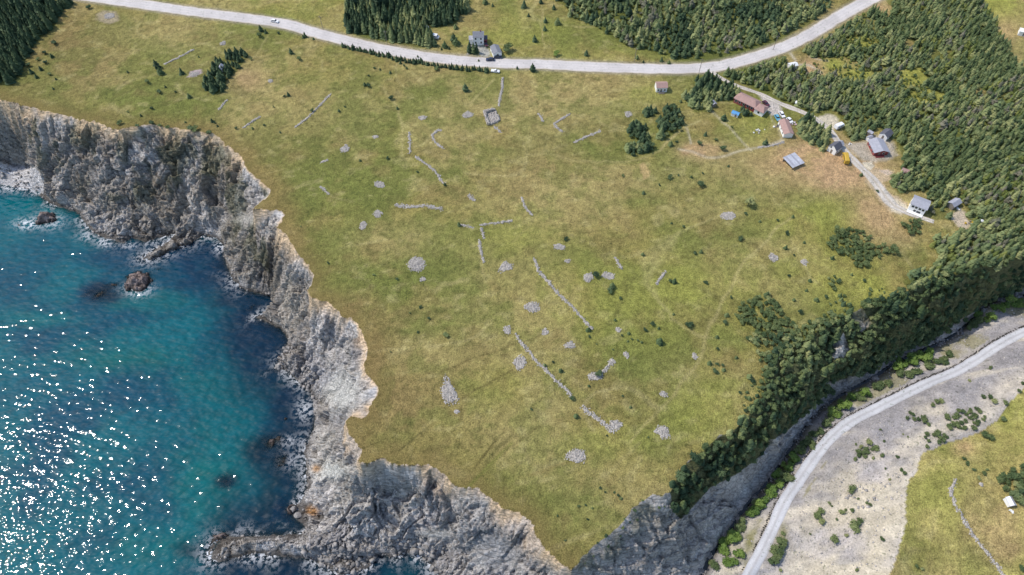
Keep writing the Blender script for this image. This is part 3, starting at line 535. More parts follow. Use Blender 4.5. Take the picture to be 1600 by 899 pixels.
sub(gverts, gcol, GQ[keep & sea_q & ~land_q & ~em_q], 'seabed', M['rock'], 'dark shallow seabed seen through the water', True)
rverts = np.stack([R.XX, R.YY, R.Z], -1)
rav_r = R.RAV[FQ].sum(1) >= 2; sea_r = (R.SEA[FQ].sum(1) >= 3); land_r = (R.LAND | R.EAST)[FQ].sum(1) >= 3
isl_r = sea_r & (R.D_SH[FQ].min(1) > 3.5)
sub(rverts, R.col, FQ[~rav_r & ~land_r & ~isl_r], 'sea_cliff', M['rock'], 'grey fractured sea cliff with a tan soil rim', False)
sub(rverts, R.col, FQ[rav_r & ~land_r], 'ravine_wall', M['rock'], 'steep shaded grey wall of the wooded ravine', False)
sub(rverts, R.col, FQ[land_r & ~rav_r | land_r & rav_r], 'cliff_edge_turf', M['grass'], 'dry turf lip along the top of the cliffs', True)
sub(rverts, R.col, FQ[isl_r], 'skerries', M['rock'], 'dark rock skerries standing in the bay', False)
# land beyond the picture, coarse, so that the ground runs on to the horizon
ax = np.concatenate([[-4000, -1800, -900, -500, -390], np.arange(GX0+4, GX1-3, 20), [GX1-3, 400, 520, 900, 1800, 4000]])
ay = np.concatenate([[-1500, -500, -150, -40, GY0-12, GY0+4], np.arange(GY0+20, GY1-8, 20), [GY1-4, 460, 540, 900, 1800, 5000]])
AX, AY = np.meshgrid(ax, ay); cx = np.clip(AX, GX0+1, GX1-3); cy = np.clip(AY, GY0+1, GY1-3); AZ = H(cx, cy)-0.4
ac = np.stack([bil(G.col[..., k], cx, cy) for k in range(3)], -1)
aq = np.arange((len(ay)-1)*(len(ax)-1)); aj, ai = aq//(len(ax)-1), aq % (len(ax)-1); ab = aj*len(ax)+ai
AQ = np.stack([ab, ab+1, ab+1+len(ax), ab+len(ax)], 1); ins = ((AX > GX0+3) & (AX < GX1-2) & (AY > GY0+3) & (AY < GY1-3)).ravel()
sub(np.stack([AX, AY, AZ], -1).reshape(-1, 3), ac.reshape(-1, 3), AQ[~ins[AQ].all(1)], 'countryside', M['grass'], 'grass country running on beyond the headland', True)

# ---------------------------------------------------------------- the sea
def sea_mat():
    m, nt, b = nodes('sea_water')
    geo = N(nt, 'ShaderNodeNewGeometry'); at = N(nt, 'ShaderNodeAttribute', attribute_name='Col')
    dp = N(nt, 'ShaderNodeAttribute', attribute_name='depth'); fm = N(nt, 'ShaderNodeAttribute', attribute_name='foam')
    mp = N(nt, 'ShaderNodeMapping'); mp.inputs['Rotation'].default_value = (0, 0, 0.5); mp.inputs['Scale'].default_value = (0.75, 1.25, 1.0)
    nt.links.new(geo.outputs['Position'], mp.inputs[0])
    w1 = noise(nt, mp.outputs[0], 0.34, 0, 0.5); w2 = noise(nt, mp.outputs[0], 0.75, 0, 0.5)
    wv = math_n(nt, 'ADD', math_n(nt, 'MULTIPLY', w1, 1.0), math_n(nt, 'MULTIPLY', w2, 0.3))
    bump(nt, wv, b, 0.4)
    fn = noise(nt, geo.outputs['Position'], 0.55, 6, 0.7)
    ff = math_n(nt, 'MULTIPLY', fm.outputs['Fac'], ramp(nt, fn, [(0.47, (0, 0, 0)), (0.53, (1, 1, 1))]))
    mx = N(nt, 'ShaderNodeMix', data_type='RGBA'); nt.links.new(ff, mx.inputs[0])
    rv = ramp(nt, noise(nt, mp.outputs[0], 0.25, 4, 0.6), [(0.3, (0.8,)*3), (0.7, (1.2,)*3)])
    nt.links.new(mult(nt, at.outputs['Color'], rv), mx.inputs[6]); mx.inputs[7].default_value = (0.75, 0.77, 0.8, 1)
    nt.links.new(mx.outputs[2], b.inputs['Base Color']); b.inputs['IOR'].default_value = 1.33
    b.inputs['Roughness'].default_value = 0.035
    tr = N(nt, 'ShaderNodeBsdfTransparent'); tr.inputs[0].default_value = (0.8, 0.92, 0.94, 1)
    e = math_n(nt, 'SUBTRACT', 1.0, math_n(nt, 'POWER', 2.718, math_n(nt, 'MULTIPLY', dp.outputs['Fac'], -0.95)))
    e = math_n(nt, 'MAXIMUM', math_n(nt, 'MAXIMUM', e, ff), 0.12)
    ms = N(nt, 'ShaderNodeMixShader'); nt.links.new(e, ms.inputs[0]); nt.links.new(tr.outputs[0], ms.inputs[1]); nt.links.new(b.outputs[0], ms.inputs[2])
    nt.links.new(ms.outputs[0], nt.nodes['Material Output'].inputs['Surface']); return m
M['sea'] = sea_mat()
sx_ = np.concatenate([[-6000, -2500, -1000, -550, -400], np.arange(GX0, 130, 1.6), [160, 300, 600, 2000, 6000]])
sy_ = np.concatenate([[-6000, -2500, -900, -300, -90, -20], np.arange(GY0, 300, 1.6)])
SX, SY = np.meshgrid(sx_, sy_); tz = H(SX, SY); spx, spy, _ = proj(SX, SY, 0.0)
dsh = np.minimum(dline(SX, SY, SHORE_W, 60), 60)
sn1 = fbm(SX, SY, 26, 4, 2); sn2 = fbm(SX, SY, 7, 4, 3)
sc_ = np.broadcast_to(lin(6,92,110), SX.shape+(3,)).copy()
def smix(c, t):
    global sc_
    sc_ = sc_+(c-sc_)*np.clip(t, 0, 1)[..., None]
smix(lin(14,104,118), smooth(.42, .6, sn1)); smix(lin(4,78,104), smooth(.5, .34, sn1)*.8)
for px, py, rx, ry, c, s in ((40,330,60,22,lin(40,120,130),.7),(90,390,110,40,lin(10,98,116),.6),(230,470,70,16,lin(26,112,114),.6),(190,560,90,22,lin(36,112,106),.6),(60,500,70,12,lin(36,118,120),.5),(330,620,70,70,lin(18,102,108),.7),(330,760,60,80,lin(20,112,112),.8),(240,860,60,30,lin(18,112,110),.6),(640,890,40,24,lin(30,120,122),.9),(440,780,20,30,lin(20,80,96),.5),(80,620,120,40,lin(0,82,110),.5),
      (300,392,130,18,lin(18,52,84),.9),(330,430,60,26,lin(20,50,82),.8),(410,540,55,70,lin(16,46,76),.95),(150,460,28,16,lin(30,40,70),.8),(180,405,80,16,lin(14,66,98),.6),(455,640,34,40,lin(18,42,68),.9),(440,730,50,40,lin(24,44,62),.9),(352,752,18,11,lin(26,44,64),.9),(430,800,55,26,lin(16,46,72),.9),(430,885,70,22,lin(16,44,68),.9),(300,860,30,16,lin(24,48,66),.6),(260,640,60,26,lin(0,74,104),.5),(425,697,42,18,lin(66,50,62),.9),(455,735,26,26,lin(60,46,56),.85),(405,712,24,14,lin(60,48,62),.8),(465,670,16,16,lin(58,48,60),.7),(352,752,17,9,lin(48,42,58),.8),(160,458,30,12,lin(56,46,66),.7),(345,470,26,10,lin(30,44,66),.6),(300,862,34,10,lin(50,46,58),.6),(440,860,50,10,lin(44,42,54),.6)):
    d = ((spx-px)/rx)**2+((spy-py)/ry)**2+2.0*(sn2-.5)+1.5*(sn1-.5); smix(c, s*np.exp(-np.maximum(d, 0)**1.3))
smix(lin(14,44,70), np.exp(-(dsh/19)**2)*.9*smooth(300, 360, spx)*smooth(360, 400, spy)); smix(lin(64,48,62), np.exp(-(dsh/17)**2)*.85*smooth(.5, .6, sn2*.6+sn1*.4)*smooth(380, 420, spx)*smooth(560, 640, spy)); smix(lin(22,46,64), np.exp(-dsh/5)*.7*smooth(.35, .6, sn2))
foam = np.zeros(SX.shape)
for px, py, rx, ry, s in ((30,293,50,7,1.),(60,300,12,6,1.),(45,350,20,8,.9),(75,345,22,12,.7),(165,377,14,8,1.),(140,368,18,8,.6),(215,452,20,10,.9),(230,405,20,8,.7),(345,385,10,12,.9),(365,440,14,14,.5),(480,640,16,20,.6),(470,600,14,14,.4),(480,690,16,14,.6),(450,690,14,8,.5),(460,720,20,14,.4),(335,872,18,14,1.),(400,870,40,8,.9),(345,840,16,6,.8),(655,870,14,10,1.),(690,890,26,16,1.),(445,560,12,12,.5),(520,890,20,8,.6),(200,383,20,6,.5),(395,497,6,5,.8),(255,398,20,7,.5)):
    foam = np.maximum(foam, s*np.exp(-((spx-px)/rx)**2-((spy-py)/ry)**2))
foam = np.maximum(foam, 1.0*np.exp(-dsh/2.2)*smooth(.4, .52, sn2))
svv = np.stack([SX, SY, np.zeros(SX.shape)], -1).reshape(-1, 3); n_ = len(sx_)
q_ = np.arange((len(sy_)-1)*(n_-1)); j_, i_ = q_//(n_-1), q_ % (n_-1); b0 = j_*n_+i_; SQ = np.stack([b0, b0+1, b0+1+n_, b0+n_], 1)
inl = (tz > 3.0).ravel(); SQ = SQ[~inl[SQ].all(1)]
u, inv = np.unique(SQ, return_inverse=True); me = mesh('sea', svv[u], inv.reshape(SQ.shape), True)
add_col(me, sc_.reshape(-1, 3)[u]*np.array([0.03, 0.66, 0.64])); add_f(me, np.maximum(-tz, 0).ravel()[u], 'depth'); add_f(me, foam.ravel()[u], 'foam')
tag(link('sea', me, M['sea']), 'teal sea with dark weed patches and sun glitter', None, None, 'structure')

# ---------------------------------------------------------------- roads and stream, laid on the ground
def catmull(pts, step):
    p = np.asarray(pts, float); p = np.vstack([2*p[0]-p[1], p, 2*p[-1]-p[-2]]); out = []
    for i in range(1, len(p)-2):
        n = max(1, int(np.linalg.norm((p[i+1]-p[i])[:2])/step))
        for k in range(n):
            t = k/n; out.append(0.5*((2*p[i])+(p[i+1]-p[i-1])*t+(2*p[i-1]-5*p[i]+4*p[i+1]-p[i+2])*t*t+(3*p[i]-p[i-1]-3*p[i+1]+p[i+2])*t**3))
    out.append(p[-2]); return np.array(out)
def strip(name, label, Wp, half, cols, mat, lift, nx=9, ragged=0.4, usez=False):
    c = catmull(Wp[:, :3], 1.6); t = np.gradient(c[:, :2], axis=0); t /= np.linalg.norm(t, axis=1)[:, None]+1e-9
    nrm = np.stack([-t[:, 1], t[:, 0]], 1); s = np.linspace(-1, 1, nx)
    hw = (half if np.ndim(half) == 0 else np.interp(np.linspace(0, 1, len(c)), np.linspace(0, 1, len(half)), half))*np.ones(len(c))
    rag = ragged*(fbm(c[:, 0], c[:, 1], 3, 3, 5)-0.5)*2
    x = c[:, 0:1]+nrm[:, 0:1]*s*(hw+rag)[:, None]; y = c[:, 1:2]+nrm[:, 1:2]*s*(hw+rag)[:, None]
    z = (np.repeat(c[:, 2:3], nx, 1) if usez else np.maximum(H(x, y), H(c[:, 0], c[:, 1])[:, None]-0.5))+lift-0.10*(np.abs(s) > 0.99)
    v = np.stack([x, y, z], -1).reshape(-1, 3); q = np.arange((len(c)-1)*(nx-1)); j, i = q//(nx-1), q % (nx-1); b = j*nx+i
    me = mesh(name, v, np.stack([b, b+1, b+1+nx, b+nx], 1)[:, ::-1], True)
    prof = np.array([np.interp(s, np.linspace(-1, 1, len(cols)), [k[m] for k in cols]) for m in range(3)]).T
    nz = (0.85+0.3*fbm(x*0.6, y*0.6, 3, 3, 6))[..., None]; add_col(me, (prof[None]*nz).reshape(-1, 3))
    return tag(link(name, me, mat), label, None, None, 'structure')
hA, hB, hC = lin(200,193,189), lin(192,186,182), lin(184,172,152)
strip('highway', 'pale two lane highway curving across the top of the headland', HW_W, 3.95, [hC, hA, hB, hA, hB, hA, hB, hA, hC], M['asphalt'], 0.16, 9, 0.5)
lA, lB = lin(196,188,178), lin(182,170,152)
strip('access_lane', 'narrow gravel lane from the highway down past the houses', LANE_W, np.array([1.2, 1.2, 1.2, 1.3, 1.5, 1.5, 1.5, 1.5, 1.6, 1.7, 2.0, 2.5, 2.9, 1.8, 1.1]), [lB, lA, lA, lB, lA, lA, lB], M['gravel'], 0.14, 7)
rA, rB = lin(190,190,193), lin(172,170,172)
strip('ravine_road', 'light grey gravel road along the foot of the gravel slope', RROAD_W, 2.1, [rB, rA, rA, rB, rA, rA, rB], M['asphalt'], 0.14, 7, 0.35)
M['stream'] = plain('stream_water', (0.012, 0.014, 0.014), 0.12, 0.3, 0.5, spec=0.5)
st = STREAM_W.copy(); st[:, 2] += 0.25
strip('stream', 'dark narrow stream at the foot of the ravine wall', st, 1.5, [(0, 0, 0)]*3, M['stream'], 0.05, 5, 0.6, True)

# ---------------------------------------------------------------- rocks: field walls, clearance piles, boulders
cube_v = np.array([(x, y, z) for x in (-1, 1) for y in (-1, 1) for z in (-1, 1)], float)
cube_f = np.array([(0,1,3),(0,3,2),(4,6,7),(4,7,5),(0,4,5),(0,5,1),(2,3,7),(2,7,6),(0,2,6),(0,6,4),(1,5,7),(1,7,3)])
def rocks(c, size, seed):                           # many small angular stones as one set of triangles
    r = np.random.default_rng(seed); n = len(c)
    v = cube_v[None]*(0.62+0.38*r.random((n, 8, 3)))*(size[:, None]*np.array([1, 0.8, 0.62])*(0.75+0.5*r.random((n, 3))))[:, None, :]
    a = r.random(n)*6.283; ca, sa = np.cos(a)[:, None], np.sin(a)[:, None]
    b = r.normal(0, 0.4, n); cb, sb = np.cos(b)[:, None], np.sin(b)[:, None]
    y2 = v[..., 1]*cb-v[..., 2]*sb; z2 = v[..., 1]*sb+v[..., 2]*cb
    v = np.stack([v[..., 0]*ca-y2*sa, v[..., 0]*sa+y2*ca, z2], -1)+c[:, None, :]
    f = (cube_f[None]+8*np.arange(n)[:, None, None]).reshape(-1, 3); return v.reshape(-1, 3), f
def merge(parts):
    vs, fs, o = [], [], 0
    for v, f in parts: vs.append(v); fs.append(f+o); o += len(v)
    return np.concatenate(vs), np.concatenate(fs)
def center_obj(name, v, f, mat):
    c = np.array([*v[:, :2].mean(0), v[:, 2].min()]); o = link(name, mesh(name, v-c, f), mat); o.location = c; return o
_rs = 100
def stone_wall(label, pts, width=0.75, height=0.4, dens=9):
    global _rs; _rs += 1
    p = hit([a[0] for a in pts], [a[1] for a in pts]); r = np.random.default_rng(_rs); c = wobble(p, 0.5, 0.12, _rs); seg = np.linalg.norm(np.diff(c[:, :2], axis=0), axis=1).sum()
    n = int(seg*dens); k = r.random(n)*(len(c)-1.01); i = k.astype(int); q = c[i]+(c[i+1]-c[i])*(k-i)[:, None]
    off = r.normal(0, width*0.55, (n, 2)); q[:, :2] += off; gap = fbm(q[:, 0], q[:, 1], 2.2, 3, 3); kq = (gap > .3) | (r.random(n) < .45); q = q[kq]; off = off[kq]; gap = gap[kq]; n = len(q)
    q[:, 2] = H(q[:, 0], q[:, 1])+0.0+height*0.7*np.exp(-(np.linalg.norm(off, axis=1)/width)**2)*r.random(n)*gap*1.4
    sp = c[::1]; q = np.concatenate([q, np.stack([sp[:, 0], sp[:, 1], H(sp[:, 0], sp[:, 1])+.02], 1)]); n = len(q); v, f = rocks(q, np.concatenate([0.1+0.26*r.random(n-len(sp))**1.6, np.full(len(sp), .3)]), _rs); return tag(center_obj('stone_wall', v, f, M['stone']), label, 'stone wall', 'tumbled field walls on the headland', 'thing')
OUTLINE = {704: [(695,587),(700,586),(704,598),(711,612),(718,627),(712,632),(700,632),(692,626),(690,610)], 650: [(636,416),(640,408),(648,402),(658,403),(664,410),(662,422),(650,425),(640,421)], 791: [(777,426),(782,418),(785,411),(790,408),(796,413),(802,415),(799,422),(790,421),(783,428)]}
def stone_pile(label, px, py, rx, ry, height=0.7, rot=0.0):
    global _rs; _rs += 1; r = np.random.default_rng(_rs)
    c = hit(px, py)[0]; dep = proj(*c)[2]; ax = rx*dep/FPX; ay = ry*dep/FPX/max(0.5, (CAMZ-c[2])/math.hypot(c[1], CAMZ-c[2]))
    A = np.linspace(0, 6.283, 40, endpoint=False); rad = 0.62+0.62*vnoise(np.cos(A)*1.2+_rs, np.sin(A)*1.2+3, 2)+0.22*vnoise(np.cos(A)*4+_rs, np.sin(A)*4+3, 3)
    if px in OUTLINE:
        w_ = hit(*zip(*wobble(OUTLINE[px]+OUTLINE[px][:1], 2, .5, _rs))); ang = np.arctan2(w_[:, 1]-c[1], w_[:, 0]-c[0]) % 6.2832; o_ = np.argsort(ang); rd = np.hypot(w_[:, 0]-c[0], w_[:, 1]-c[1])[o_]; ang = ang[o_]
        ax0, ay0 = ax, ay; ax = ay = 1.0; rad = np.interp(A, np.concatenate([ang-6.2832, ang, ang+6.2832]), np.concatenate([rd]*3))
    rings = [(0.9, -0.25), (0.74, 0.08), (0.4, 0.2), (0.05, 0.24)]; v = []
    for k, h in rings:
        x = c[0]+np.cos(A)*rad*ax*k; y = c[1]+np.sin(A)*rad*ay*k; v.append(np.stack([x, y, H(x, y)+h*height+0.08*r.normal(size=40)], 1))
    v = np.concatenate(v); f = []
    for a in range(3):
        for b in range(40): q = (a*40+b, a*40+(b+1) % 40, (a+1)*40+(b+1) % 40, (a+1)*40+b); f += [(q[0], q[1], q[2]), (q[0], q[2], q[3])]
    f += [(120+b, 120+(b+1) % 40, 120) for b in range(1, 39)]
    n = int(min(1800, max(60, 3.14*ax*ay*(rad**2).mean()*14))); t = r.random(n)*6.283; k = np.sqrt(r.random(n))*(0.98+0.22*r.random(n)**3)
    rr = np.interp(t, np.append(A, 6.283), np.append(rad, rad[0])); x = c[0]+np.cos(t)*rr*ax*k; y = c[1]+np.sin(t)*rr*ay*k
    q = np.stack([x, y, H(x, y)+height*0.24*np.clip(1-k**2, 0, 1)+0.03], 1)
    V, Fc = merge([(v, np.array(f)), rocks(q, 0.1+0.22*r.random(n)**1.5, _rs)])
    return tag(center_obj('stone_pile', V, Fc, M['stone']), label, 'stone pile', 'stone clearance piles on the headland')
for lab, pts in [
 ('long curved rubble wall running down the middle of the meadow', [(834,403),(842,424),(860,445),(876,463),(894,480),(912,500),(925,515)]),
 ('upper half of the long diagonal rubble wall in the lower meadow', [(805,522),(815,537),(826,549),(835,562),(850,575),(866,592),(888,612),(893,620)]),
 ('broad lower end of the long diagonal rubble wall, beside a rectangular stone pile', [(910,636),(930,652),(950,668),(958,675)]),
 ('level rubble wall in the left meadow, north of the largest round stone pile', [(617,321),(640,324),(665,322),(690,327)]),
 ('short rubble wall just right of a lone bush, left of the wall junction', [(720,352),(740,356)]),
 ('rubble wall rising to the right from the wall junction', [(750,352),(775,349),(800,345)]),
 ('stub of rubble wall dropping straight down from the wall junction', [(752,357),(754,364),(756,373)]),
 ('thin broken rubble wall below the wall junction', [(748,375),(752,395),(756,410)]),
 ('upright rubble wall beside the old path in the upper meadow', [(639,208),(641,222),(640,240)]),
 ('curving rubble wall that ends at a dark bush in the upper meadow', [(650,246),(665,256),(680,268),(690,283),(694,288)]),
 ('hooked rubble wall left of the stone ruin', [(690,204),(682,205),(675,212),(680,223),(692,232)]),
 ('straight rubble wall leading from the highway down to the stone ruin', [(786,122),(784,140),(781,155),(779,166)]),
 ('rubble wall bent like an elbow, right of the stone ruin', [(889,179),(876,187),(866,194),(870,200),(878,206)]),
 ('short rubble stub just left of the elbow shaped wall', [(842,178),(845,184),(849,190)]),
 ('straight slanting rubble wall above a dark green hollow', [(897,223),(917,214),(938,205)]),
 ('short bent rubble wall in the tan grass at mid meadow', [(815,309),(819,322),(831,336)]),
 ('long faint rubble wall slanting down in the upper left meadow', [(461,200),(480,185),(500,165),(516,148)]),
 ('short straight rubble wall near the left sea cliff', [(380,200),(392,192),(406,183)]),
 ('stubby pale rubble wall below the spruce grove by the left cliff', [(342,172),(348,164),(355,157)]),
 ('thin rubble wall by the left cliff notch', [(501,292),(508,298),(514,304)]),
 ('tiny rubble wall in bright grass near the left cliff', [(502,254),(512,250)]),
 ('tiny rubble trail right of the middle stone piles', [(1026,445),(1033,434),(1040,424)]),
 ('thin rubble trail above the middle of the meadow, near two bushes', [(961,403),(966,412),(972,421)]),
 ('straight rubble line above the bushes in the upper left meadow', [(257,101),(280,90),(303,78)]),
 ('short rubble stub between the level wall and the tan grass', [(733,305),(741,313)]),
 ('rubble trail joining two stone piles below the middle of the meadow', [(940,584),(948,575),(957,563)]),
 ('long curved field wall crossing the pasture above the gravel slope', [(1494,749),(1485,766),(1491,789),(1506,815),(1526,844),(1543,865),(1558,885),(1575,915)]),
 ('ragged rubble edge along the track west of the metal roofed shed', [(1185,231),(1200,229),(1215,226),(1224,222)]),
 ('short wall beside the old path south of the ruin', [(772,198),(782,207)])]:
    stone_wall(lab, pts, 0.95 if 'broad' in lab or 'level' in lab else 0.6, 0.4, 22 if 'broad' in lab or 'level' in lab else 15)
for lab, px, py, rx, ry, h in [
 ('largest round grey stone pile in the left of the meadow',650,413,14,10.5,.9),('lobed grey stone pile right of the largest round pile',791,417,10,8,.8),('oval stone pile left of the long curved wall',832,480,11,7,.7),('round stone pile left of the diagonal wall',813,567,9,9,.7),('small stone pile between curved wall and diagonal wall',852,519,5,5,.5),
 ('tall tapering stone pile, largest of the lower meadow',704,612,11,18,.9),('rounded stone pile nearest the bottom of the meadow',900,713,15,11,.8),('rounded stone pile near the ravine woods',1036,675,11,9,.7),('rectangular stone pile touching the end of the diagonal wall',962,664,10,7,.7),('stone pile with a green bush at its right side',919,434,8,7,.6),
 ('slanted oblong stone pile right of the small one',890,540,9,5,.6),('small round stone pile in the green middle of the meadow',979,555,4,4.5,.5),('low stone pile with a dark bush growing from it',930,588,12,5,.6),('pale sprawling stone pile near the lone big tree',1137,338,11,5.5,.6),('small stone pile beside the upper footpath',1208,403,6,6,.5),
 ('oblong stone pile just above the curved wall',873,386,8,5,.5),('tiny round stone pile above the curved wall',887,408,3.5,3,.4),('small round stone pile in the upper left meadow',539,233,6,5,.5),('pale stone pile on tan grass near the left cliff notch',594,289,8,5,.5),('stone pile under the left end of the level wall',590,334,6,6,.5),
 ('narrow stone pile nearest the left cliff notch',567,352,5,7,.5),('faint small stone pile far up the left meadow',587,214,5,2.5,.3),('oval stone pile left of the stone ruin',661,184,6,3.2,.5),('tall thin stone pile beside the lower footpath',1085,557,4,6.5,.5),('small stone pile at the upper end of the diagonal wall',792,516,5,7,.6),
 ('stone pile at the upper tip of the rubble trail',956,566,5,5,.5),('tiny pale stone pile near the bottom tip of the headland',714,644,4,3,.4),('low pale stone pile below the footpath end',1037,616,6,5,.3),('small stone pile in the shrubby right meadow',1256,410,5,4.5,.4),('long low stone pile left of the lone bush by the left cliff',661,437,5,3,.4),
 ('pale rubble patch among tan grass right of the middle pile',950,432,8,5,.3),('round ring of stones in the upper left meadow',422,127,3.5,2.2,.3),('stone heap left of the spruce grove',304,116,6,3,.4),('stone heap by the track above the isolated spruce grove',349,68,4,2.6,.4),('white rubble patch near the gravel turn in the top left corner',172,25,7,3.5,.3),
 ('bare stone scatter in the pasture near the cattle shed',1533,757,3,2.5,.6),('round mound of stones left of the ruin',731,180,8,4,.5),('stone scatter beside the green hollow near the houses',981,179,5,4,.3),('low stone pile among the bushes at the middle of the meadow',966,516,4,4,.4)]:
    stone_pile(lab, px, py, rx, ry, h)
# ruin: low rubble walls round a bare floor
c = [(757,177),(773,173),(780,189),(763,195)]
p = hit([a[0] for a in c], [a[1] for a in c]); ruin = bpy.data.objects.new('stone_ruin', None); COL.objects.link(ruin); ruin.location = p.mean(0)
tag(ruin, 'roofless square stone foundation with a grey rubble floor', 'ruin')
for k in range(4):
    a, b = p[k], p[(k+1) % 4]; n = int(np.linalg.norm(b-a)*(34 if k != 1 else 14)); t = rng.random(n); q = a+(b-a)*t[:, None]; q[:, :2] += rng.normal(0, 0.3, (n, 2)); q[:, 2] = H(q[:, 0], q[:, 1])+rng.random(n)*(1.4 if k in (0, 3) else 0.6)
    v, f = rocks(q-p.mean(0), rng.uniform(.2, .42, n), 900+k); link('wall', mesh('wall', v, f), M['stone'], ruin)
n = 420; t = rng.random((n, 2)); q = (p[0]*(1-t[:, :1])+p[1]*t[:, :1])*(1-t[:, 1:])+(p[3]*(1-t[:, :1])+p[2]*t[:, :1])*t[:, 1:]; q[:, 2] = H(q[:, 0], q[:, 1])+0.05
v, f = rocks(q-p.mean(0), rng.uniform(.15, .4, n), 950); fl = link('rubble_floor', mesh('rubble_floor', v, f), M['stone'], ruin)
# shore rubble that nobody could count, and a few great boulders
def scatter(mask, n, smin, smax, seed, pw=2.5):
    r = np.random.default_rng(seed); idx = np.nonzero(mask)[0]; i = idx[r.integers(0, len(idx), n)]
    s = smin+(smax-smin)*r.random(n)**pw; q = np.stack([R.XX[i]+r.normal(0, .3, n), R.YY[i]+r.normal(0, .3, n), R.Z[i]-s*0.05], 1); return rocks(q, s, seed)
low = R.CLIFF & ~R.RAV & (R.Z < 7) & (R.PY < 905) & (R.PX > -20)
dense = low & (((R.PX > 420) & (R.PX < 520) & (R.PY > 540) & (R.PY < 650)) | ((R.PX > 470) & (R.PX < 720) & (R.PY > 825)))
v, f = merge([scatter(low, 1100, .2, .9, 5, 3.5), scatter(dense, 1200, .2, 1.3, 6, 3.5)]); tag(link('shore_boulders', mesh('shore_boulders', v, f), M['boulder']), 'grey boulders strewn along the foot of the sea cliff', 'boulders', None, 'stuff')
sb = hit(*zip(*[(px+rng.normal(0, 3), py+rng.normal(0, 3)) for px, py, *_ in STREAM[2:22] for k in range(26)])); n = len(sb); s_ = 0.25+0.8*rng.random(n)**3; sb[:, 2] += 0.1
v, f = rocks(sb, s_, 77); tag(link('stream_boulders', mesh('stream_boulders', v, f), M['boulder']), 'pale boulders lining the stream bed', 'boulders', None, 'stuff')
gs = R  # scree stones on the gravel slope
idx = np.nonzero((G.EAST & ~G.EASTM & (G.D_RR > 4)).ravel())[0]; i = idx[rng.integers(0, len(idx), 2600)]; q = gverts[i]+np.array([0, 0, .03]); big = ((G.PX.ravel()[i]-1365)/45)**2+((G.PY.ravel()[i]-775)/22)**2 < 1
v, f = rocks(q, np.where(big, .5, .28)*(0.4+rng.random(2600)), 78); tag(link('scree', mesh('scree', v, f), M['stone']), 'loose grey stones scattered over the gravel slope', 'stones', None, 'stuff')
berm = catmull(np.stack([RROAD_W[:, 0], RROAD_W[:, 1], RROAD_W[:, 2]], 1), 0.8); t = np.gradient(berm[:, :2], axis=0); t /= np.linalg.norm(t, axis=1)[:, None]
q = np.repeat(berm, 2, 0); q[:, :2] += np.repeat(np.stack([-t[:, 1], t[:, 0]], 1), 2, 0)*(2.5+rng.normal(0, .2, len(q)))[:, None]; q = q[(fbm(q[:, 0], q[:, 1], 9, 2, 2) > .35)]; q[:, 2] = H(q[:, 0], q[:, 1])+.15
v, f = rocks(q, rng.uniform(.15, .42, len(q)), 79); tag(center_obj('rock_berm', v, f, M['darkstone']), 'low dark rock berm along the stream side of the gravel road', 'rock berm', None, 'stuff')
for k, (lab, px, py, s) in enumerate([('white angular boulder at the sea edge beside orange lichen rock',459,797,1.9),('grey boulder standing between the two small coves',648,861,2.3),('pale flat boulder just inland of the white angular boulder',466,806,1.5),('dark boulder in the water off the middle of the cliff',437,572,1.4),('pale boulder on the shore below the notch',352,391,1.8),('lone boulder at the foot of the left sea cliff',150,333,1.7)]):
    c = hit(px, py)[0]; bm = bmesh.new(); bmesh.ops.create_icosphere(bm, subdivisions=3, radius=1)
    for vv in bm.verts:
        d = vv.co.normalized(); a = [Vector((math.sin(j*2.4+k), math.cos(j*1.7+k*2), math.sin(j*3.1+k*.7))).normalized() for j in range(9)]
        m = min(min((0.72+0.16*math.sin(j*5+k))/max(d.dot(x), .2) for j, x in enumerate(a)), 1.1); vv.co = Vector((d.x*m*s, d.y*m*s*.8, d.z*m*s*.7))
    me = bpy.data.meshes.new('boulder'); bm.to_mesh(me); bm.free(); o = link('boulder', me, M['boulder']); o.location = (c[0], c[1], max(c[2], 0)+s*.25); tag(o, lab, 'boulder', 'great boulders on the shore')

# ---------------------------------------------------------------- trees and shrubs
def spruce_geo(seed, R0=0.2, tiers=8):              # unit height crown of drooping boughs round a slim core
    r = np.random.default_rng(seed); v = []; f = []
    for k in range(tiers):
        z = 0.10+0.83*(k/(tiers-1))**0.92; rad = R0*(1-z)**0.75*(0.85+0.3*r.random())+0.012; m = max(4, int(8-3.5*k/tiers))
        a0 = r.random()*6.28
        for b in range(m):
            a = a0+6.283*b/m+r.normal(0, .15); q = rad*(0.7+0.5*r.random()); ww = q*0.55; c, s = math.cos(a), math.sin(a); o = len(v); h = 0.035+0.04*r.random()
            v += [(0.1*q*c, 0.1*q*s, z+0.055), (0.6*q*c-ww*s, 0.6*q*s+ww*c, z-h*.5), (q*c, q*s, z-h*1.5), (0.6*q*c+ww*s, 0.6*q*s-ww*c, z-h*.5)]
            f += [(o, o+1, o+2), (o, o+2, o+3)]
    o = len(v); v += [(R0*.55*math.cos(6.283*b/6), R0*.55*math.sin(6.283*b/6), 0.09) for b in range(6)]+[(0, 0, 1.0)]
    f += [(o+b, o+(b+1) % 6, o+6) for b in range(6)]
    return np.array(v), np.array(f)
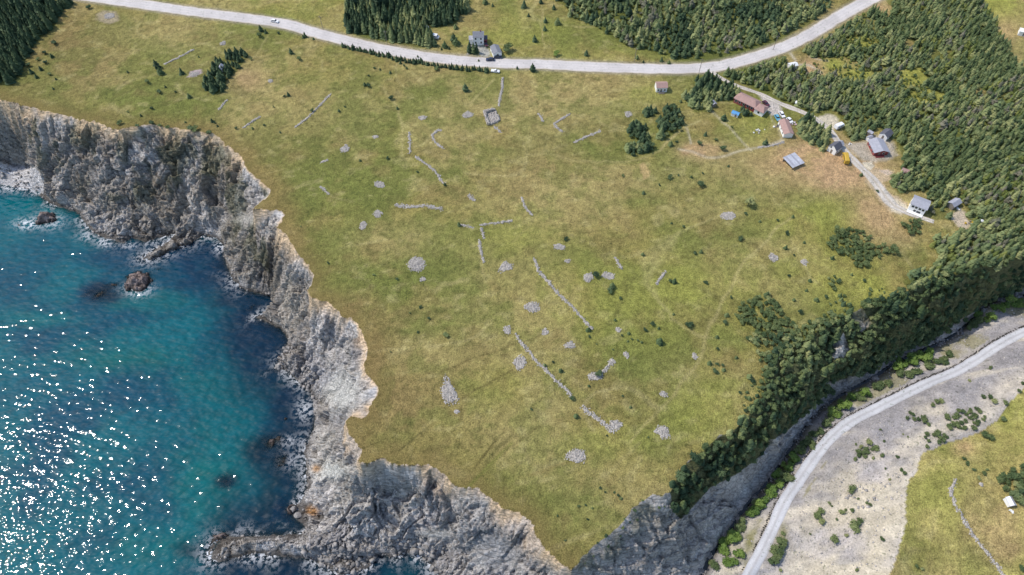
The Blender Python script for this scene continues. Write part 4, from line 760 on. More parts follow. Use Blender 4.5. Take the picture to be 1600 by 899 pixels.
def bush_geo(seed, lumps=5, leaves=85, hz=0.75, leaf=0.2):   # rounded crown of leaf sprays over a few inner masses, unit width
    r = np.random.default_rng(seed); v = []; f = []; C = []
    for k in range(lumps):
        a = r.random()*6.28; d = 0.28*math.sqrt(r.random()) if k else 0; C.append((d*math.cos(a), d*math.sin(a), hz*(0.35+0.28*r.random()), 0.2+0.1*r.random()))
    for x, y, z, q in C:
        o = len(v); oc = [(1,0,0),(-1,0,0),(0,1,0),(0,-1,0),(0,0,1),(0,0,-1)]
        v += [(x+p[0]*q*.95, y+p[1]*q*.95, z+p[2]*q*.9) for p in oc]
        f += [(o+i, o+j, o+k) if (i % 2+j % 2) % 2 == 0 else (o+i, o+k, o+j) for i in (0, 1) for j in (2, 3) for k in (4, 5)]
    for n in range(leaves):
        x, y, z, q = C[r.integers(0, lumps)]; d = r.normal(size=3); d[2] = abs(d[2])*0.9-0.25; d /= np.linalg.norm(d); p = np.array([x, y, z])+d*q*(0.85+0.35*r.random())
        t = np.cross(d+r.normal(0, .5, 3), r.normal(size=3)); t /= np.linalg.norm(t); u = np.cross(d+r.normal(0, .45, 3), t); u /= np.linalg.norm(u); L = leaf*(0.5+0.6*r.random()); o = len(v)
        v += [p-t*L*.5, p+u*L*.38, p+t*L*.55, p-u*L*.38]; f += [(o, o+1, o+2), (o, o+2, o+3)]
    return np.array([tuple(p) for p in v]), np.array(f)
GEO = {'spruce': [spruce_geo(s, R0) for s, R0 in ((1, .27), (2, .32), (3, .25), (4, .35), (5, .3))], 'fir': [spruce_geo(s, R0, 7) for s, R0 in ((11, .42), (12, .48), (13, .38))],
       'bush': [bush_geo(s, 6, 110, .75, .16) for s in (21, 22, 23, 24)], 'leafy': [bush_geo(s, 7, 170, 1.1, .15) for s in (31, 32, 33, 34)]}
tv = [(math.cos(6.283*b/6)*rr, math.sin(6.283*b/6)*rr, z) for z, rr in ((-0.04, .022), (0.14, .017), (0.75, .006)) for b in range(6)]
tf = [(a*6+b, a*6+(b+1) % 6, (a+1)*6+(b+1) % 6, (a+1)*6+b) for a in range(2) for b in range(6)]
TRUNK = mesh('trunk', tv, tf, True); TRUNK.materials.append(M['bark'])
PROTO = {}
def crown_mesh(kind, i, mat):
    k = (kind, i, mat)
    if k not in PROTO: me = mesh('crown', *GEO[kind][i]); me.materials.append(M[mat]); PROTO[k] = me
    return PROTO[k]
def tree(name, label, cat, group, x, y, z, h, kind, i, mat, rz):
    e = bpy.data.objects.new(name, None); COL.objects.link(e); e.location = (x, y, z-0.05); e.rotation_euler = (0, 0, rz); e.scale = (h, h, h); e.empty_display_size = .3
    link('trunk', TRUNK, None, e); link('crown', crown_mesh(kind, i, mat), None, e); return tag(e, label, cat, group)
def shrub(name, label, cat, group, x, y, z, h, kind, i, mat, rz):
    o = bpy.data.objects.new(name, crown_mesh(kind, i, mat)); COL.objects.link(o); o.location = (x, y, z-0.04); o.rotation_euler = (0, 0, rz); o.scale = (h, h, h); return tag(o, label, cat, group)
def mass(name, label, recs, trunks=False):          # the uncountable rest of a wood, one object per foliage colour
    by = {}
    for rec in recs: by.setdefault(rec[6], []).append(rec)
    for mat, rs in by.items():
        V, Fs, T, o = [], [], [], 0; r = np.random.default_rng(len(rs)); key = {}
        for rec in rs: key.setdefault((rec[4], rec[5]), []).append(rec[:4]+(rec[7],))
        for (kind, i), L in key.items():
            v, f = GEO[kind][i]; L = np.array(L); n = len(L); c, s = np.cos(L[:, 4])[:, None], np.sin(L[:, 4])[:, None]; h = L[:, 3:4]
            P3 = np.stack([(v[None, :, 0]*c-v[None, :, 1]*s)*h+L[:, 0:1], (v[None, :, 0]*s+v[None, :, 1]*c)*h+L[:, 1:2], v[None, :, 2]*h+L[:, 2:3]], -1)
            V.append(P3.reshape(-1, 3)); Fs.append((f[None]+len(v)*np.arange(n)[:, None, None]).reshape(-1, 3)+o); T.append(np.repeat(r.random(n), len(v))); o += n*len(v)
        me = mesh(name, np.concatenate(V), np.concatenate(Fs)); add_f(me, np.concatenate(T), 'tint'); tag(link(name, me, M[mat]), label, 'trees', None, 'stuff')
def plant(poly, spacing, seed, zs=44.0, jit=0.38, keepf=None):     # jittered grid of places whose ground shows inside a picture polygon
    poly = np.array(poly, float); w3 = P(poly[:, 0], poly[:, 1], np.full(len(poly), zs)); w4 = P(poly[:, 0], poly[:, 1], np.full(len(poly), zs-38.0 if zs < 40 else zs+12))
    lo = np.minimum(w3.min(0), w4.min(0)); hi = np.maximum(w3.max(0), w4.max(0)); r = np.random.default_rng(seed)
    x, y = np.meshgrid(np.arange(max(lo[0], GX0+2), min(hi[0], GX1-2), spacing), np.arange(max(lo[1], GY0+2), min(hi[1], GY1-2), spacing)); x = x.ravel()+r.normal(0, jit*spacing, x.size); y = y.ravel()+r.normal(0, jit*spacing, y.size)
    z = H(x, y); a, b, _ = proj(x, y, z); m = inpoly(a, b, poly); x, y, z, a, b = x[m], y[m], z[m], a[m], b[m]
    if keepf is not None: k = keepf(x, y, a, b, r); x, y, z = x[k], y[k], z[k]
    return x, y, z, r
BUILT = [(1433,317,17),(1371,229,14),(1382,212,9),(1300,230,12),(1225,200,17),(1172,160,24),(1148,177,8),(1357,212,8),(1490,318,12),(1413,270,7),(1237,104,9),(1310,198,10),(347,107,6),(1244,161,5),(1115,163,6),(668,43,4),(680,58,6),(1530,348,6)]
def kf_forest(dense):
    def k(x, y, a, b, r):
        m = np.ones(len(x), bool); d = dline(x, y, HW_W, 20); m &= d > 7.5; d = dline(x, y, LANE_W, 20); m &= d > 3.2
        for px, py, rr in BUILT: m &= ((a-px)/rr)**2+((b-py+2)/(rr*.75))**2 > 1
        for px, py, rx, ry in CLEAR: m &= (((a-px)/rx)**2+((b-py)/ry)**2 > 1) | (r.random(len(x)) < .15)
        gap = fbm(x, y, 14, 3, 2); m &= (r.random(len(x)) < dense) & ((gap > .36) | (r.random(len(x)) < .5)); return m
    return k
def recs(poly, spacing, seed, hmin, hmax, kinds, mats, zs=44.0, dense=.96, keepf=None):
    x, y, z, r = plant(poly, spacing, seed, zs, .3, keepf or kf_forest(dense)); n = len(x); hv = (hmin+(hmax-hmin)*(0.6*r.random(n)+0.4*fbm(x, y, 12, 2, 4)))*np.where(r.random(n) < .1, 1.4, 1)*(0.85+0.3*r.random(n)); out = []
    mixn = fbm(x, y, 16, 3, 6)+0.25*(r.random(n)-.5)
    for k in range(n):
        kd = kinds[int(r.integers(0, len(kinds)))]; mt = mats[min(len(mats)-1, max(0, int((mixn[k]-.3)/.4*len(mats))))]
        out.append((x[k], y[k], z[k], hv[k]*(0.62 if kd in ('bush', 'leafy') else 1), kd, int(r.integers(0, len(GEO[kd]))), mt, r.random()*6.283))
    return out
FR = []
FR += [('A',)+t for t in recs(FOREST['A'], 2.1, 1, 5.0, 7.6, ['spruce'], ['darkspruce', 'darkspruce', 'spruce'])]
FR += [('B',)+t for t in recs(FOREST['B'], 2.35, 2, 3.2, 6.0, ['spruce', 'fir', 'leafy', 'bush', 'fir'], ['darkspruce', 'spruce', 'shrub', 'spruce', 'spruce', 'shrub', 'greyspruce', 'spruce'])]
FR += [('C',)+t for t in recs(FOREST['C'], 1.95, 3, 3.0, 5.4, ['spruce', 'fir', 'spruce', 'fir', 'leafy', 'spruce', 'leafy'], ['shrub', 'spruce', 'spruce', 'shrub', 'spruce', 'spruce', 'limeshrub', 'spruce', 'greyspruce', 'spruce'])]
FR += [('F',)+t for t in recs(FOREST['F'], 2.2, 4, 5.0, 7.5, ['spruce'], ['darkspruce'])]
def split(rs, cap=300):
    sz = []
    for t in rs:
        a, b, d = proj(t[1], t[2], t[3]); sz.append(t[4]/d if -10 < a < 1610 and -5 < b < 905 else 0)
    o = np.argsort(-np.array(sz), kind='stable'); s = set(o[:cap].tolist()); return [rs[i] for i in o[:cap] if sz[i] > 0], [rs[i] for i in range(len(rs)) if i not in s or sz[i] == 0]
big, rest = split(FR)
fl = {'A': 'tall dark spruce in the dense wood above the highway', 'B': 'spruce in the mixed green wood north of the highway bend', 'C': 'tall spruce of the great forest, growing near the ravine rim', 'F': 'dark spruce in the wood of the top left corner'}
SHAPE = {'spruce': 'pointed', 'fir': 'broad', 'leafy': 'rounded', 'bush': 'bushy'}; TONE = {'darkspruce': 'dark green', 'spruce': 'olive green', 'shrub': 'mid green', 'greyspruce': 'grey green', 'limeshrub': 'yellow green', 'alder': 'bright green'}
def look(t, lo, hi): h = t[4]; return ('low ' if h < lo else 'tall ' if h > hi else 'medium ')+SHAPE[t[5]]+' '+TONE[t[7]]
def spot(t, cuts):
    a = proj(t[1], t[2], t[3])[0]
    for lim, ph in cuts:
        if a < lim: return ph
    return cuts[-1][1]
FW = {'A': ((590, 'at the left end of the wood above the highway'), (650, 'in the middle of the wood above the highway'), (9999, 'at the house end of the wood above the highway')), 'B': ((1000, 'on the meadow side of the wood inside the highway bend'), (9999, 'on the roadside of the wood inside the highway bend')),
      'C': ((1250, 'in the forest between lane and highway'), (1400, 'in the forest behind the red house'), (1480, 'in the forest beside the cabin clearing'), (1550, 'in the forest above the wooded ravine'), (9999, 'in the forest at the right edge')), 'F': ((9999, 'in the dark wood of the top left corner'),)}
for t in big: tree('spruce_tree', look(t, 5.2, 6.8)+' spruce '+spot(t, FW[t[0]]), 'tree', 'spruces of the dense forest', *t[1:])
fm = {'A': ('spruce_wood', 'dense dark spruce wood above the highway'), 'B': ('mixed_wood', 'mixed green wood north of the highway bend'), 'C': ('spruce_forest', 'great spruce forest covering the right side'), 'F': ('corner_wood', 'dark spruce wood in the top left corner')}
for k, (nm, lb) in fm.items(): mass(nm, lb, [t[1:] for t in rest if t[0] == k])
for j, (cx_, cy_, rx_, ry_) in enumerate(CLEAR[:5]):
    el = [(cx_+rx_*1.1*math.cos(a*.4), cy_+ry_*1.2*math.sin(a*.4)) for a in range(16)]
    mass('clearing_scrub', 'yellow green scrub in a clearing of the great forest', recs(el, 1.7, 150+j, 1.6, 3.2, ['bush'], ['limeshrub', 'shrub', 'limeshrub'], 44.0, 1, lambda x, y, a, b, r: (r.random(len(x)) < .45) & (dline(x, y, HW_W, 20) > 8)))
# small groves, every tree its own
nf = lambda x, y, a, b, r: np.ones(len(x), bool)
def kf_grove(x, y, a, b, r):
    m = np.ones(len(x), bool)
    for px, py, rr in BUILT: m &= ((a-px)/rr)**2+((b-py+2)/(rr*.75))**2 > .8
    return m & (dline(x, y, LANE_W, 20) > 2.6)
GL = {'D': ('spruce in the grove between the lane and the long pink roofed shed', 2.3, 3.6, 5.6, ['darkspruce', 'spruce']), 'E': ('spruce in the grove west of the long red bungalow', 2.6, 4.0, 6.0, ['darkspruce', 'darkspruce', 'spruce']), 'G': ('spruce in the isolated grove above the left sea cliff', 2.7, 3.6, 5.2, ['darkspruce']),
      'H': ('spruce in the uppermost of the four meadow clumps', 1.9, 3.0, 4.6, ['darkspruce']), 'I': ('spruce in the largest of the four meadow clumps, at its right', 2.0, 3.2, 5.0, ['darkspruce', 'spruce']), 'J': ('spruce in the round left clump of the four meadow clumps', 1.9, 3.4, 5.0, ['darkspruce']), 'K': ('spruce in the lowest of the four meadow clumps', 1.9, 3.2, 5.0, ['darkspruce', 'spruce']), 'L': ('small spruce in the hedge below the long red bungalow', 1.8, 2.2, 3.4, ['darkspruce'])}
gsp = []
for j, (k, (lb, sp, h0, h1, mats)) in enumerate(GL.items()):
    for t in recs(FOREST[k], sp, 50+j, h0, h1, ['spruce', 'fir'] if k in 'DEG' else ['fir', 'bush', 'leafy', 'fir'], mats, 44.0, 1, kf_grove): tree('grove_spruce', ' '.join(look((0,)+t, 3.2, 4.4).split()[:2])+' '+lb, 'tree', 'spruces of the small groves', *t)
for k, t in enumerate(np.linspace(0, 1, 74)):
    px, py = np.interp(t, [0, .15, .37, .64, .82, 1], [536, 568, 620, 682, 720, 762]), np.interp(t, [0, .15, .37, .64, .82, 1], [73, 82, 94, 104, 110, 113])
    c = hit(px+random.gauss(0, 1), py+random.gauss(0, 1.2))[0]; tree('roadside_spruce', ('slim' if k % 3 else 'broad')+' spruce in the highway verge row, '+('its left third', 'its middle third', 'its right third')[min(2, int(t*3))], 'tree', 'roadside spruce row', *c, random.uniform(2.2, 3.8), 'spruce' if k % 3 else 'fir', k % 3, 'darkspruce', k*1.3)
# ravine side
def kf_rav(x, y, a, b, r):
    m = np.ones(len(x), bool)
    for p in RAVBARE: m &= ~inpoly(a, b, p)
    return m & ((fbm(x, y, 9, 3, 4) > .34) | (r.random(len(x)) < .45))
RV = [('V',)+t for t in recs(RAVWOOD, 2.1, 70, 3.2, 5.8, ['leafy', 'spruce', 'bush', 'leafy'], ['darkspruce', 'shrub', 'shrub', 'darkspruce', 'shrub', 'spruce'], 38.0, 1, kf_rav)]
RV += [('V',)+t for t in recs([(900,888),(912,862),(950,832),(985,796),(1020,766),(1040,770),(1052,765),(1052,792),(1035,800),(1015,790),(985,830),(940,870),(912,895)], 2.6, 71, 1.2, 2.6, ['bush'], ['shrub', 'darkspruce'], 38.0, 1, lambda x, y, a, b, r: r.random(len(x)) < .5)]
def by_pixel(poly, n, seed, h0, h1, kinds, mats):      # trees on ground too steep for a plan grid
    r = np.random.default_rng(seed); p = np.array(poly, float); a = r.uniform(p[:, 0].min(), p[:, 0].max(), n); b = r.uniform(p[:, 1].min(), p[:, 1].max(), n); m = inpoly(a, b, p); c = hit(a[m], b[m]); a, b = a[m], b[m]
    k = kf_rav(c[:, 0], c[:, 1], a, b, r); c = c[k]
    return [('V', *c[i], r.uniform(h0, h1), kinds[i % len(kinds)], int(r.integers(0, len(GEO[kinds[i % len(kinds)]]))), mats[int(r.integers(0, len(mats)))], r.random()*6.28) for i in range(len(c))]
RV += by_pixel([(1262,640),(1300,590),(1380,540),(1460,500),(1540,455),(1610,425),(1610,452),(1590,458),(1535,478),(1497,510),(1462,530),(1428,547),(1396,562),(1362,586),(1330,598),(1300,615),(1270,642)], 3400, 72, 2.0, 3.6, ['leafy', 'bush', 'spruce', 'leafy'], ['darkspruce', 'shrub', 'shrub', 'spruce'])
big, rest = split(RV)
RW = ((1110, 'at its seaward end'), (1165, 'below the rounded stone pile'), (1215, 'below the end of the footpath'), (1270, 'below the dense scrub patch'), (1330, 'beside the bare grey scar'), (1400, 'opposite the bright alders'), (1480, 'below the pasture corner of the meadow'), (9999, 'near the right edge'))
for t in big: tree('ravine_tree', look(t, 2.6, 3.4)+' tree on the ravine wall '+spot(t, RW), 'tree', 'trees on the ravine wall', *t[1:])
mass('ravine_wood', 'dark mixed wood covering the ravine wall', [t[1:] for t in rest])
# scrub patches
SC = []
for j, p in enumerate(SCRUB):
    SC += [(str(j),)+t for t in recs(p, 1.5 if j in (0, 1, 2) else 1.7, 90+j, 2.6, 4.6 if j != 7 else 7.0, ['bush', 'bush', 'leafy'] if j != 7 else ['leafy'], ['shrub', 'shrub', 'spruce', 'darkspruce'] if j in (0, 7) else ['shrub', 'shrub', 'spruce'], 43.0 if j < 5 else 24.0, 1, lambda x, y, a, b, r: r.random(len(x)) < .8)]
sl_ = ['shrub in the dense scrub patch beside the lower footpath', 'shrub in the green scrub patch below the cabin', 'shrub in the scrub joining the dense patch to the ravine wood', 'shrub in the small scrub clump beside the cabin lane', 'shrub in the narrow scrub strip above the ravine woods', 'shrub in the thicket at the top of the gravel slope', 'shrub in the clump at the corner of the pasture', 'leafy tree in the copse behind the pasture shed', 'shrub in the sparse clump high on the gravel slope', 'shrub in the ring shaped clump on the gravel slope', 'shrub scattered along the ravine rim']
SC += [('10',)+t for t in recs(RIMSCRUB, 2.0, 120, 1.4, 3.2, ['bush', 'bush', 'fir'], ['shrub', 'shrub', 'darkspruce', 'spruce'], 43.0, 1, lambda x, y, a, b, r: (fbm(x, y, 9, 3, 5) > .44) & (r.random(len(x)) < .7))]
big, rest = split(SC)
for t in big: shrub('shrub', look(t, 2.0, 2.6)+' '+sl_[int(t[0])], 'shrub', 'scrub patches', *t[1:])
if rest: mass('low_scrub', 'low green scrub filling the thickets', [t[1:] for t in rest])
# single bushes and trees of the open ground: picture place, size in metres
def dots(pts, label, group, mats, kinds, name='spruce_bush', cat='bush', sc=1.0):
    a = np.array(pts, float); c = hit(a[:, 0], a[:, 1]); q3 = np.quantile(a[:, 0], [.25, .5, .75]); z3 = np.quantile(a[:, 2], [.34, .67]); base = label
    for k in range(len(a)):
        if len(a) > 9: label = ['low ', 'medium ', 'large '][int((a[k, 2] > z3).sum())]+base+['', ', left of middle', ', right of middle', ', farthest right'][int((a[k, 0] > q3).sum())] if (a[k, 0] > q3).any() else ['low ', 'medium ', 'large '][int((a[k, 2] > z3).sum())]+base+', farthest left'
        kd = kinds[k % len(kinds)]; h = a[k, 2]*(1.7 if kd == 'fir' else 1.7)*sc; (tree if (a[k, 2] > 1.9 and kd != 'bush') else shrub)(name, label, cat, group, *c[k], h, kd, k % len(GEO[kd]), mats[k % len(mats)], k*1.7)
DK = ['darkspruce', 'shrub', 'darkspruce']
dots([(200,114,1),(230,130,2),(259,137,1),(249,146,1.8),(296,153,1.8),(237,171,1.4),(221,182,1),(200,176,.8),(332,191,1.5),(369,202,1.2),(395,202,1),(413,197,.9),(438,208,.9),(393,94,1.2),(311,90,.8),(275,145,.8),(290,192,.8),(336,193,1.1),(340,198,.9)], 'dark bush on the grass above the left sea cliff', 'bushes above the left sea cliff', DK, ['fir', 'bush'])
dots([(246,106,3.2),(252,116,2.8),(285,116,2.5)], 'larger dark spruce bush near the rubble line in the upper left meadow', 'larger spruces of the upper left meadow', DK, ['fir'])
dots([(188,194,1.8),(237,195,2.2),(263,201,1.8),(298,204,2.4),(306,205,2.4),(327,211,2.2),(250,198,1.5),(215,199,1.4)], 'dark bush on the very lip of the left sea cliff', 'bushes on the lip of the left sea cliff', ['shrub', 'darkspruce'], ['bush'])
dots([(408,49,2.5),(405,58,2.5),(416,52,1.7),(85,70,2.2),(82,90,1.6),(70,85,1.8),(65,110,1.8),(78,118,1.4),(50,115,2.2),(45,105,2),(58,122,1.6),(72,100,1.6),(88,125,1),(60,95,1.5),(84,140,1),(140,14,2)], 'dark bush in the grass near the top left corner', 'bushes of the top left corner', DK, ['fir', 'bush'])
dots([(455,84,2.2),(467,94,2),(477,58,2),(575,136,1.8),(570,134,1.4),(576,120,1),(610,115,1.2),(585,108,1),(594,110,1),(611,156,2),(621,171,1.2),(539,168,.8),(530,175,1.2),(488,175,1.5),(451,150,1.6),(445,152,1),(563,252,1),(606,249,1.3),(808,108,1.2),(683,110,1.8),(626,100,1.4),(632,104,1),(620,97,1.2),(636,108,1),(653,90,1),(428,168,.8),(474,60,1.4),(436,53,1.2),(490,62,1),(653,270,.9),(695,290,1.2)], 'dark spruce bush in the meadow just south of the highway', 'bushes of the upper meadow', DK, ['fir', 'bush'])
dots([(727,142,3)], 'lone dark spruce left of the wall leading to the ruin', None, DK, ['fir'], 'spruce_tree', 'tree'); dots([(832,111,3)], 'lone dark spruce at the south edge of the highway', None, DK, ['fir'], 'spruce_tree', 'tree')
dots([(1169,321,4.4)], 'lone big rounded tree in the right meadow', None, ['spruce'], ['leafy'], 'field_tree', 'tree', .68)
dots([(709,66,3.6),(713,70,3)], 'round dark spruce between the forest and the white house', 'spruces by the white house', DK, ['fir'], 'spruce_tree', 'tree'); dots([(734,82,4.6),(740,83,4.2),(745,83,4.2)], 'tall pointed spruce in the lawn before the white house', 'three lawn spruces', DK, ['spruce'], 'spruce_tree', 'tree', .95)
dots([(793,80,4.8)], 'big round green bush beside the dark roofed garage', None, ['shrub'], ['bush'], 'round_bush', 'bush', .75); dots([(869,87,3.4)], 'light green round bush at the north edge of the highway', None, ['alder'], ['bush'], 'round_bush', 'bush', .72)
dots([(679,72,3),(695,74,2.5),(819,12,3),(835,65,2.5),(758,6,2.5),(826,26,1.5),(852,35,2),(871,38,2.5),(851,48,2),(916,87,2.2),(995,92,1.5),(1033,96,1.8),(700,30,2.4),(712,45,2),(845,5,2.2),(1005,98,1),(1045,100,1.4),(770,10,1.4),(865,15,2),(748,96,.9),(702,77,1.2),(690,78,1)], 'dark spruce bush in the grass north of the highway', 'bushes north of the highway', DK, ['fir'])
dots([(1046,279,1.7),(1080,278,1),(1093,290,2.5),(1005,303,1.4),(973,276,1),(1138,261,1),(1067,355,1),(1049,350,.8),(1030,290,.8),(1060,275,.8),(1100,292,1),(1020,240,.6),(1098,272,.8)], 'dark bush below the spruce clumps in the right meadow', 'bushes below the spruce clumps', DK, ['bush', 'fir'])
dots([(1130,188,2.6),(1143,200,1),(1102,212,1.6),(1092,226,1.7),(1047,228,2),(1128,235,2.3),(1195,226,2.3),(1118,220,1.2),(1034,212,1),(1068,185,.9),(1063,160,1.2),(1057,223,1)], 'dark bush in the grounds below the red bungalow', 'bushes in the house grounds', DK, ['fir', 'bush'])
dots([(884,375,1.4),(1004,399,1.2),(930,431,2.3),(956,449,2.1),(953,456,2),(1053,442,2),(1046,440,1.2),(919,517,1.5),(921,527,.8),(961,501,1),(1018,508,1.6),(1029,514,1),(1008,517,1.2),(982,522,1),(971,525,.7),(1002,536,.9),(987,531,.7),(981,534,.8),(996,533,.7),(1030,536,2.2),(1076,510,2.2),(851,572,1.2),(864,567,.8),(876,581,1.5),(935,586,2),(920,604,.8),(894,625,1.5),(900,652,1.7),(969,467,1),(932,538,.5),(973,620,.7),(985,637,.8),(830,640,.7),(717,353,1.5),(1086,397,1.3),(1095,395,1.4),(1102,443,1.3),(1052,492,.8),(958,547,.6)], 'dark bush among the stone piles in the middle of the meadow', 'bushes of the middle meadow', ['darkspruce', 'shrub'], ['bush', 'fir'])
dots([(657,481,1),(640,490,.7),(670,498,1),(696,526,1.7),(653,520,.7),(610,551,.6),(620,437,1),(584,431,.8),(513,412,.8),(470,355,.6),(937,763,.8),(904,792,.7),(915,790,.6),(925,795,.6),(965,775,.8),(970,780,.8),(918,812,.6),(871,807,.6),(945,770,.6),(960,770,.6),(883,845,.5),(1013,684,.6),(948,682,.6)], 'dark bush in the lower left meadow toward the sea cliff', 'bushes of the lower meadow', ['darkspruce', 'shrub'], ['bush'])
dots([(1156,375,1.6),(1187,347,.9),(1214,345,1),(1238,340,1.2),(1229,366,1.4),(1227,389,1.6),(1131,505,1.6),(1135,494,1.4),(1142,466,.9),(1120,528,1.2),(1120,546,1),(1108,569,1.6),(1117,582,1.6),(1130,579,1.2),(1128,572,1),(1170,591,2),(1175,597,1.4),(1197,463,2),(1155,615,1),(1265,440,1.2),(1232,432,1),(1256,380,1),(1240,400,.8),(1300,405,1.5),(1310,440,1.4),(1275,470,1.4),(1250,490,1.6),(1240,470,1.2),(1290,465,1.2),(1330,430,1),(1350,440,1.2),(1345,275,1.2),(1370,300,1),(1380,395,1),(1215,480,1.6),(1260,455,1),(1120,570,1),(1150,560,1),(1165,335,1.2)], 'dark bush along the footpath side of the right meadow', 'bushes of the right meadow', ['darkspruce', 'shrub'], ['bush', 'fir'])
al = [(1404,572),(1396,576),(1412,568),(1442,562),(1436,557),(1448,557),(1569,482),(1560,487),(1578,478),(1537,497),(1329,622),(1312,640),(1322,630),(1349,617),(1297,648),(1242,716),(1236,722),(1246,708),(1228,735),(1208,743),(1208,763),(1203,769),(1195,781),(1177,798),(1170,806),(1183,792),(1138,850),(1147,840),(1130,862),(1153,868),(1141,879),(1590,478),(1596,474),(1430,561),(1420,566)]
dots([(a+random.gauss(0, 4.5), b+random.gauss(0, 2.2), random.uniform(2.0, 4.2)) for a, b in al for k in range(3)], 'bright green alder bush beside the stream', 'alder bushes along the stream', ['alder'], ['bush', 'leafy'], 'alder_bush', 'bush', .72)
dk = [(1465,565),(1458,570),(1422,585),(1430,582),(1410,590),(1520,510),(1528,503),(1512,514),(1375,602),(1368,606),(1385,600),(1228,750),(1222,745),(1257,697),(1262,690),(1268,680),(1216,858),(1212,868),(1219,850),(1208,875),(1115,885),(1160,825),(1290,664),(1280,676),(1265,700),(1480,556),(1450,573),(1475,568),(1190,790),(1215,757),(1250,705),(1295,655),(1305,645),(1340,622)]
dots([(a+random.gauss(0, 3.5), b+random.gauss(0, 2), random.uniform(1.8, 3.2)) for a, b in dk for k in range(3)], 'dull green bush on the bank between stream and gravel road', 'bank bushes by the gravel road', ['shrub'], ['bush'], 'bank_bush', 'bush', .85)
gs_ = [(1329,766,2.6),(1274,809,2.6),(1281,815,2.4),(1281,800,2),(1277,806,2.4),(1313,802,2),(1329,798,1.6),(1342,815,1.8),(1332,825,3.4),(1336,821,2.6),(1299,844,3),(1322,838,1.2),(1377,843,1.4),(1338,892,1.2),(1218,892,1.2),(1378,713,1.4),(1401,715,1.3),(1364,717,1.2),(1411,741,1.6),(1408,735,1.2),(1389,750,.9),(1383,733,.8),(1462,630,2),(1470,628,1.8),(1456,634,1.6),(1546,622,2),(1552,630,2.2),(1535,621,1.6),(1569,631,1.8),(1566,656,2.2),(1537,682,2.6),(1545,684,2.4),(1295,787,1),(1299,791,.9),(1345,590+120,1.2),(1353,786,1),(1358,789,1.2),(1320,797,1.2),(1307,812,1),(1380,690,1),(1375,672,.8),(1410,679,.8),(1418,683,.8),(1336,695,.9),(1340,780,.8),(1590,612,1.6),(1596,600,1.6),(1513,596,1.2),(1546,576,1.4),(1265,835,.8),(1225,845,1.6),(1222,835,1.4),(1510,725,1.4),(1520,735,1.2),(1535,740,1.6),(1505,718,1.2),(1528,748,1.2),(1541,735,1),(1430,885,1.2),(1440,890,1),(1595,890,2)]
dots(gs_, 'rounded green bush scattered on the gravel slope', 'bushes of the gravel slope', ['shrub', 'shrub', 'spruce'], ['bush'], 'slope_bush', 'bush', .85)

# ---------------------------------------------------------------- buildings
class MB:
    def __init__(s): s.v = []; s.f = []
    def box(s, x0, x1, y0, y1, z0, z1):
        o = len(s.v); s.v += [(x, y, z) for z in (z0, z1) for x, y in ((x0, y0), (x1, y0), (x1, y1), (x0, y1))]
        s.f += [(o, o+3, o+2, o+1), (o+4, o+5, o+6, o+7), (o, o+1, o+5, o+4), (o+1, o+2, o+6, o+5), (o+2, o+3, o+7, o+6), (o+3, o, o+4, o+7)]; return s
    def poly(s, pts, faces): o = len(s.v); s.v += pts; s.f += [tuple(o+i for i in f) for f in faces]; return s
    def prism(s, prof, x0, x1):                     # profile in (y, z) swept along x
        n = len(prof); o = len(s.v); s.v += [(x0, y, z) for y, z in prof]+[(x1, y, z) for y, z in prof]
        s.f += [tuple(o+i for i in range(n))[::-1], tuple(o+n+i for i in range(n))]+[(o+i, o+(i+1) % n, o+n+(i+1) % n, o+n+i) for i in range(n)]; return s
    def cyl(s, c, r, h, axis=1, n=12):
        o = len(s.v)
        for e in (-h/2, h/2):
            for k in range(n):
                a = 6.283*k/n; p = [0, 0, 0]; p[axis] = e; p[(axis+1) % 3] = r*math.cos(a); p[(axis+2) % 3] = r*math.sin(a); s.v.append(tuple(c[i]+p[i] for i in range(3)))
        s.f += [tuple(o+k for k in range(n))[::-1], tuple(o+n+k for k in range(n))]+[(o+k, o+(k+1) % n, o+n+(k+1) % n, o+n+k) for k in range(n)]; return s
    def build(s, name, mat, parent=None):
        me = bpy.data.meshes.new(name); me.from_pydata(s.v, [], s.f); me.update(); bm = bmesh.new(); bm.from_mesh(me); bmesh.ops.recalc_face_normals(bm, faces=bm.faces[:]); bm.to_mesh(me); bm.free()
        return link(name, me, M[mat], parent)
def root(name, label, cat, px, py, dirp, dz=0.0, group=None, lift=None):
    c = hit([px, px+dirp[0]], [py, py+dirp[1]]); a = math.atan2(c[1, 1]-c[0, 1], c[1, 0]-c[0, 0])
    e = bpy.data.objects.new(name, None); COL.objects.link(e); e.location = (c[0, 0], c[0, 1], c[0, 2]+dz); e.rotation_euler = (0, 0, a); return tag(e, label, cat, group)
def windows(e, specs, L, W, frame='white', pane='glass', dx=0.0, dy=0.0):
    for side, u, z, w_, h_ in specs:                # centre u along the wall, sill height z
        for nm, mt, g, pr in (('window', frame, .09, .05), ('pane', pane, 0, .09)):
            m = MB()
            if side in 'sn': y = -W/2 if side == 's' else W/2; m.box(dx+u-w_/2-g, dx+u+w_/2+g, dy+(y-pr if side == 's' else y-.02), dy+(y+.02 if side == 's' else y+pr), z-g, z+h_+g)
            else: x = -L/2 if side == 'w' else L/2; m.box(dx+(x-pr if side == 'w' else x-.02), dx+(x+.02 if side == 'w' else x+pr), dy+u-w_/2-g, dy+u+w_/2+g, z-g, z+h_+g)
            if nm == 'window': par = m.build(nm, mt, e)
            else: m.build(nm, mt, par)
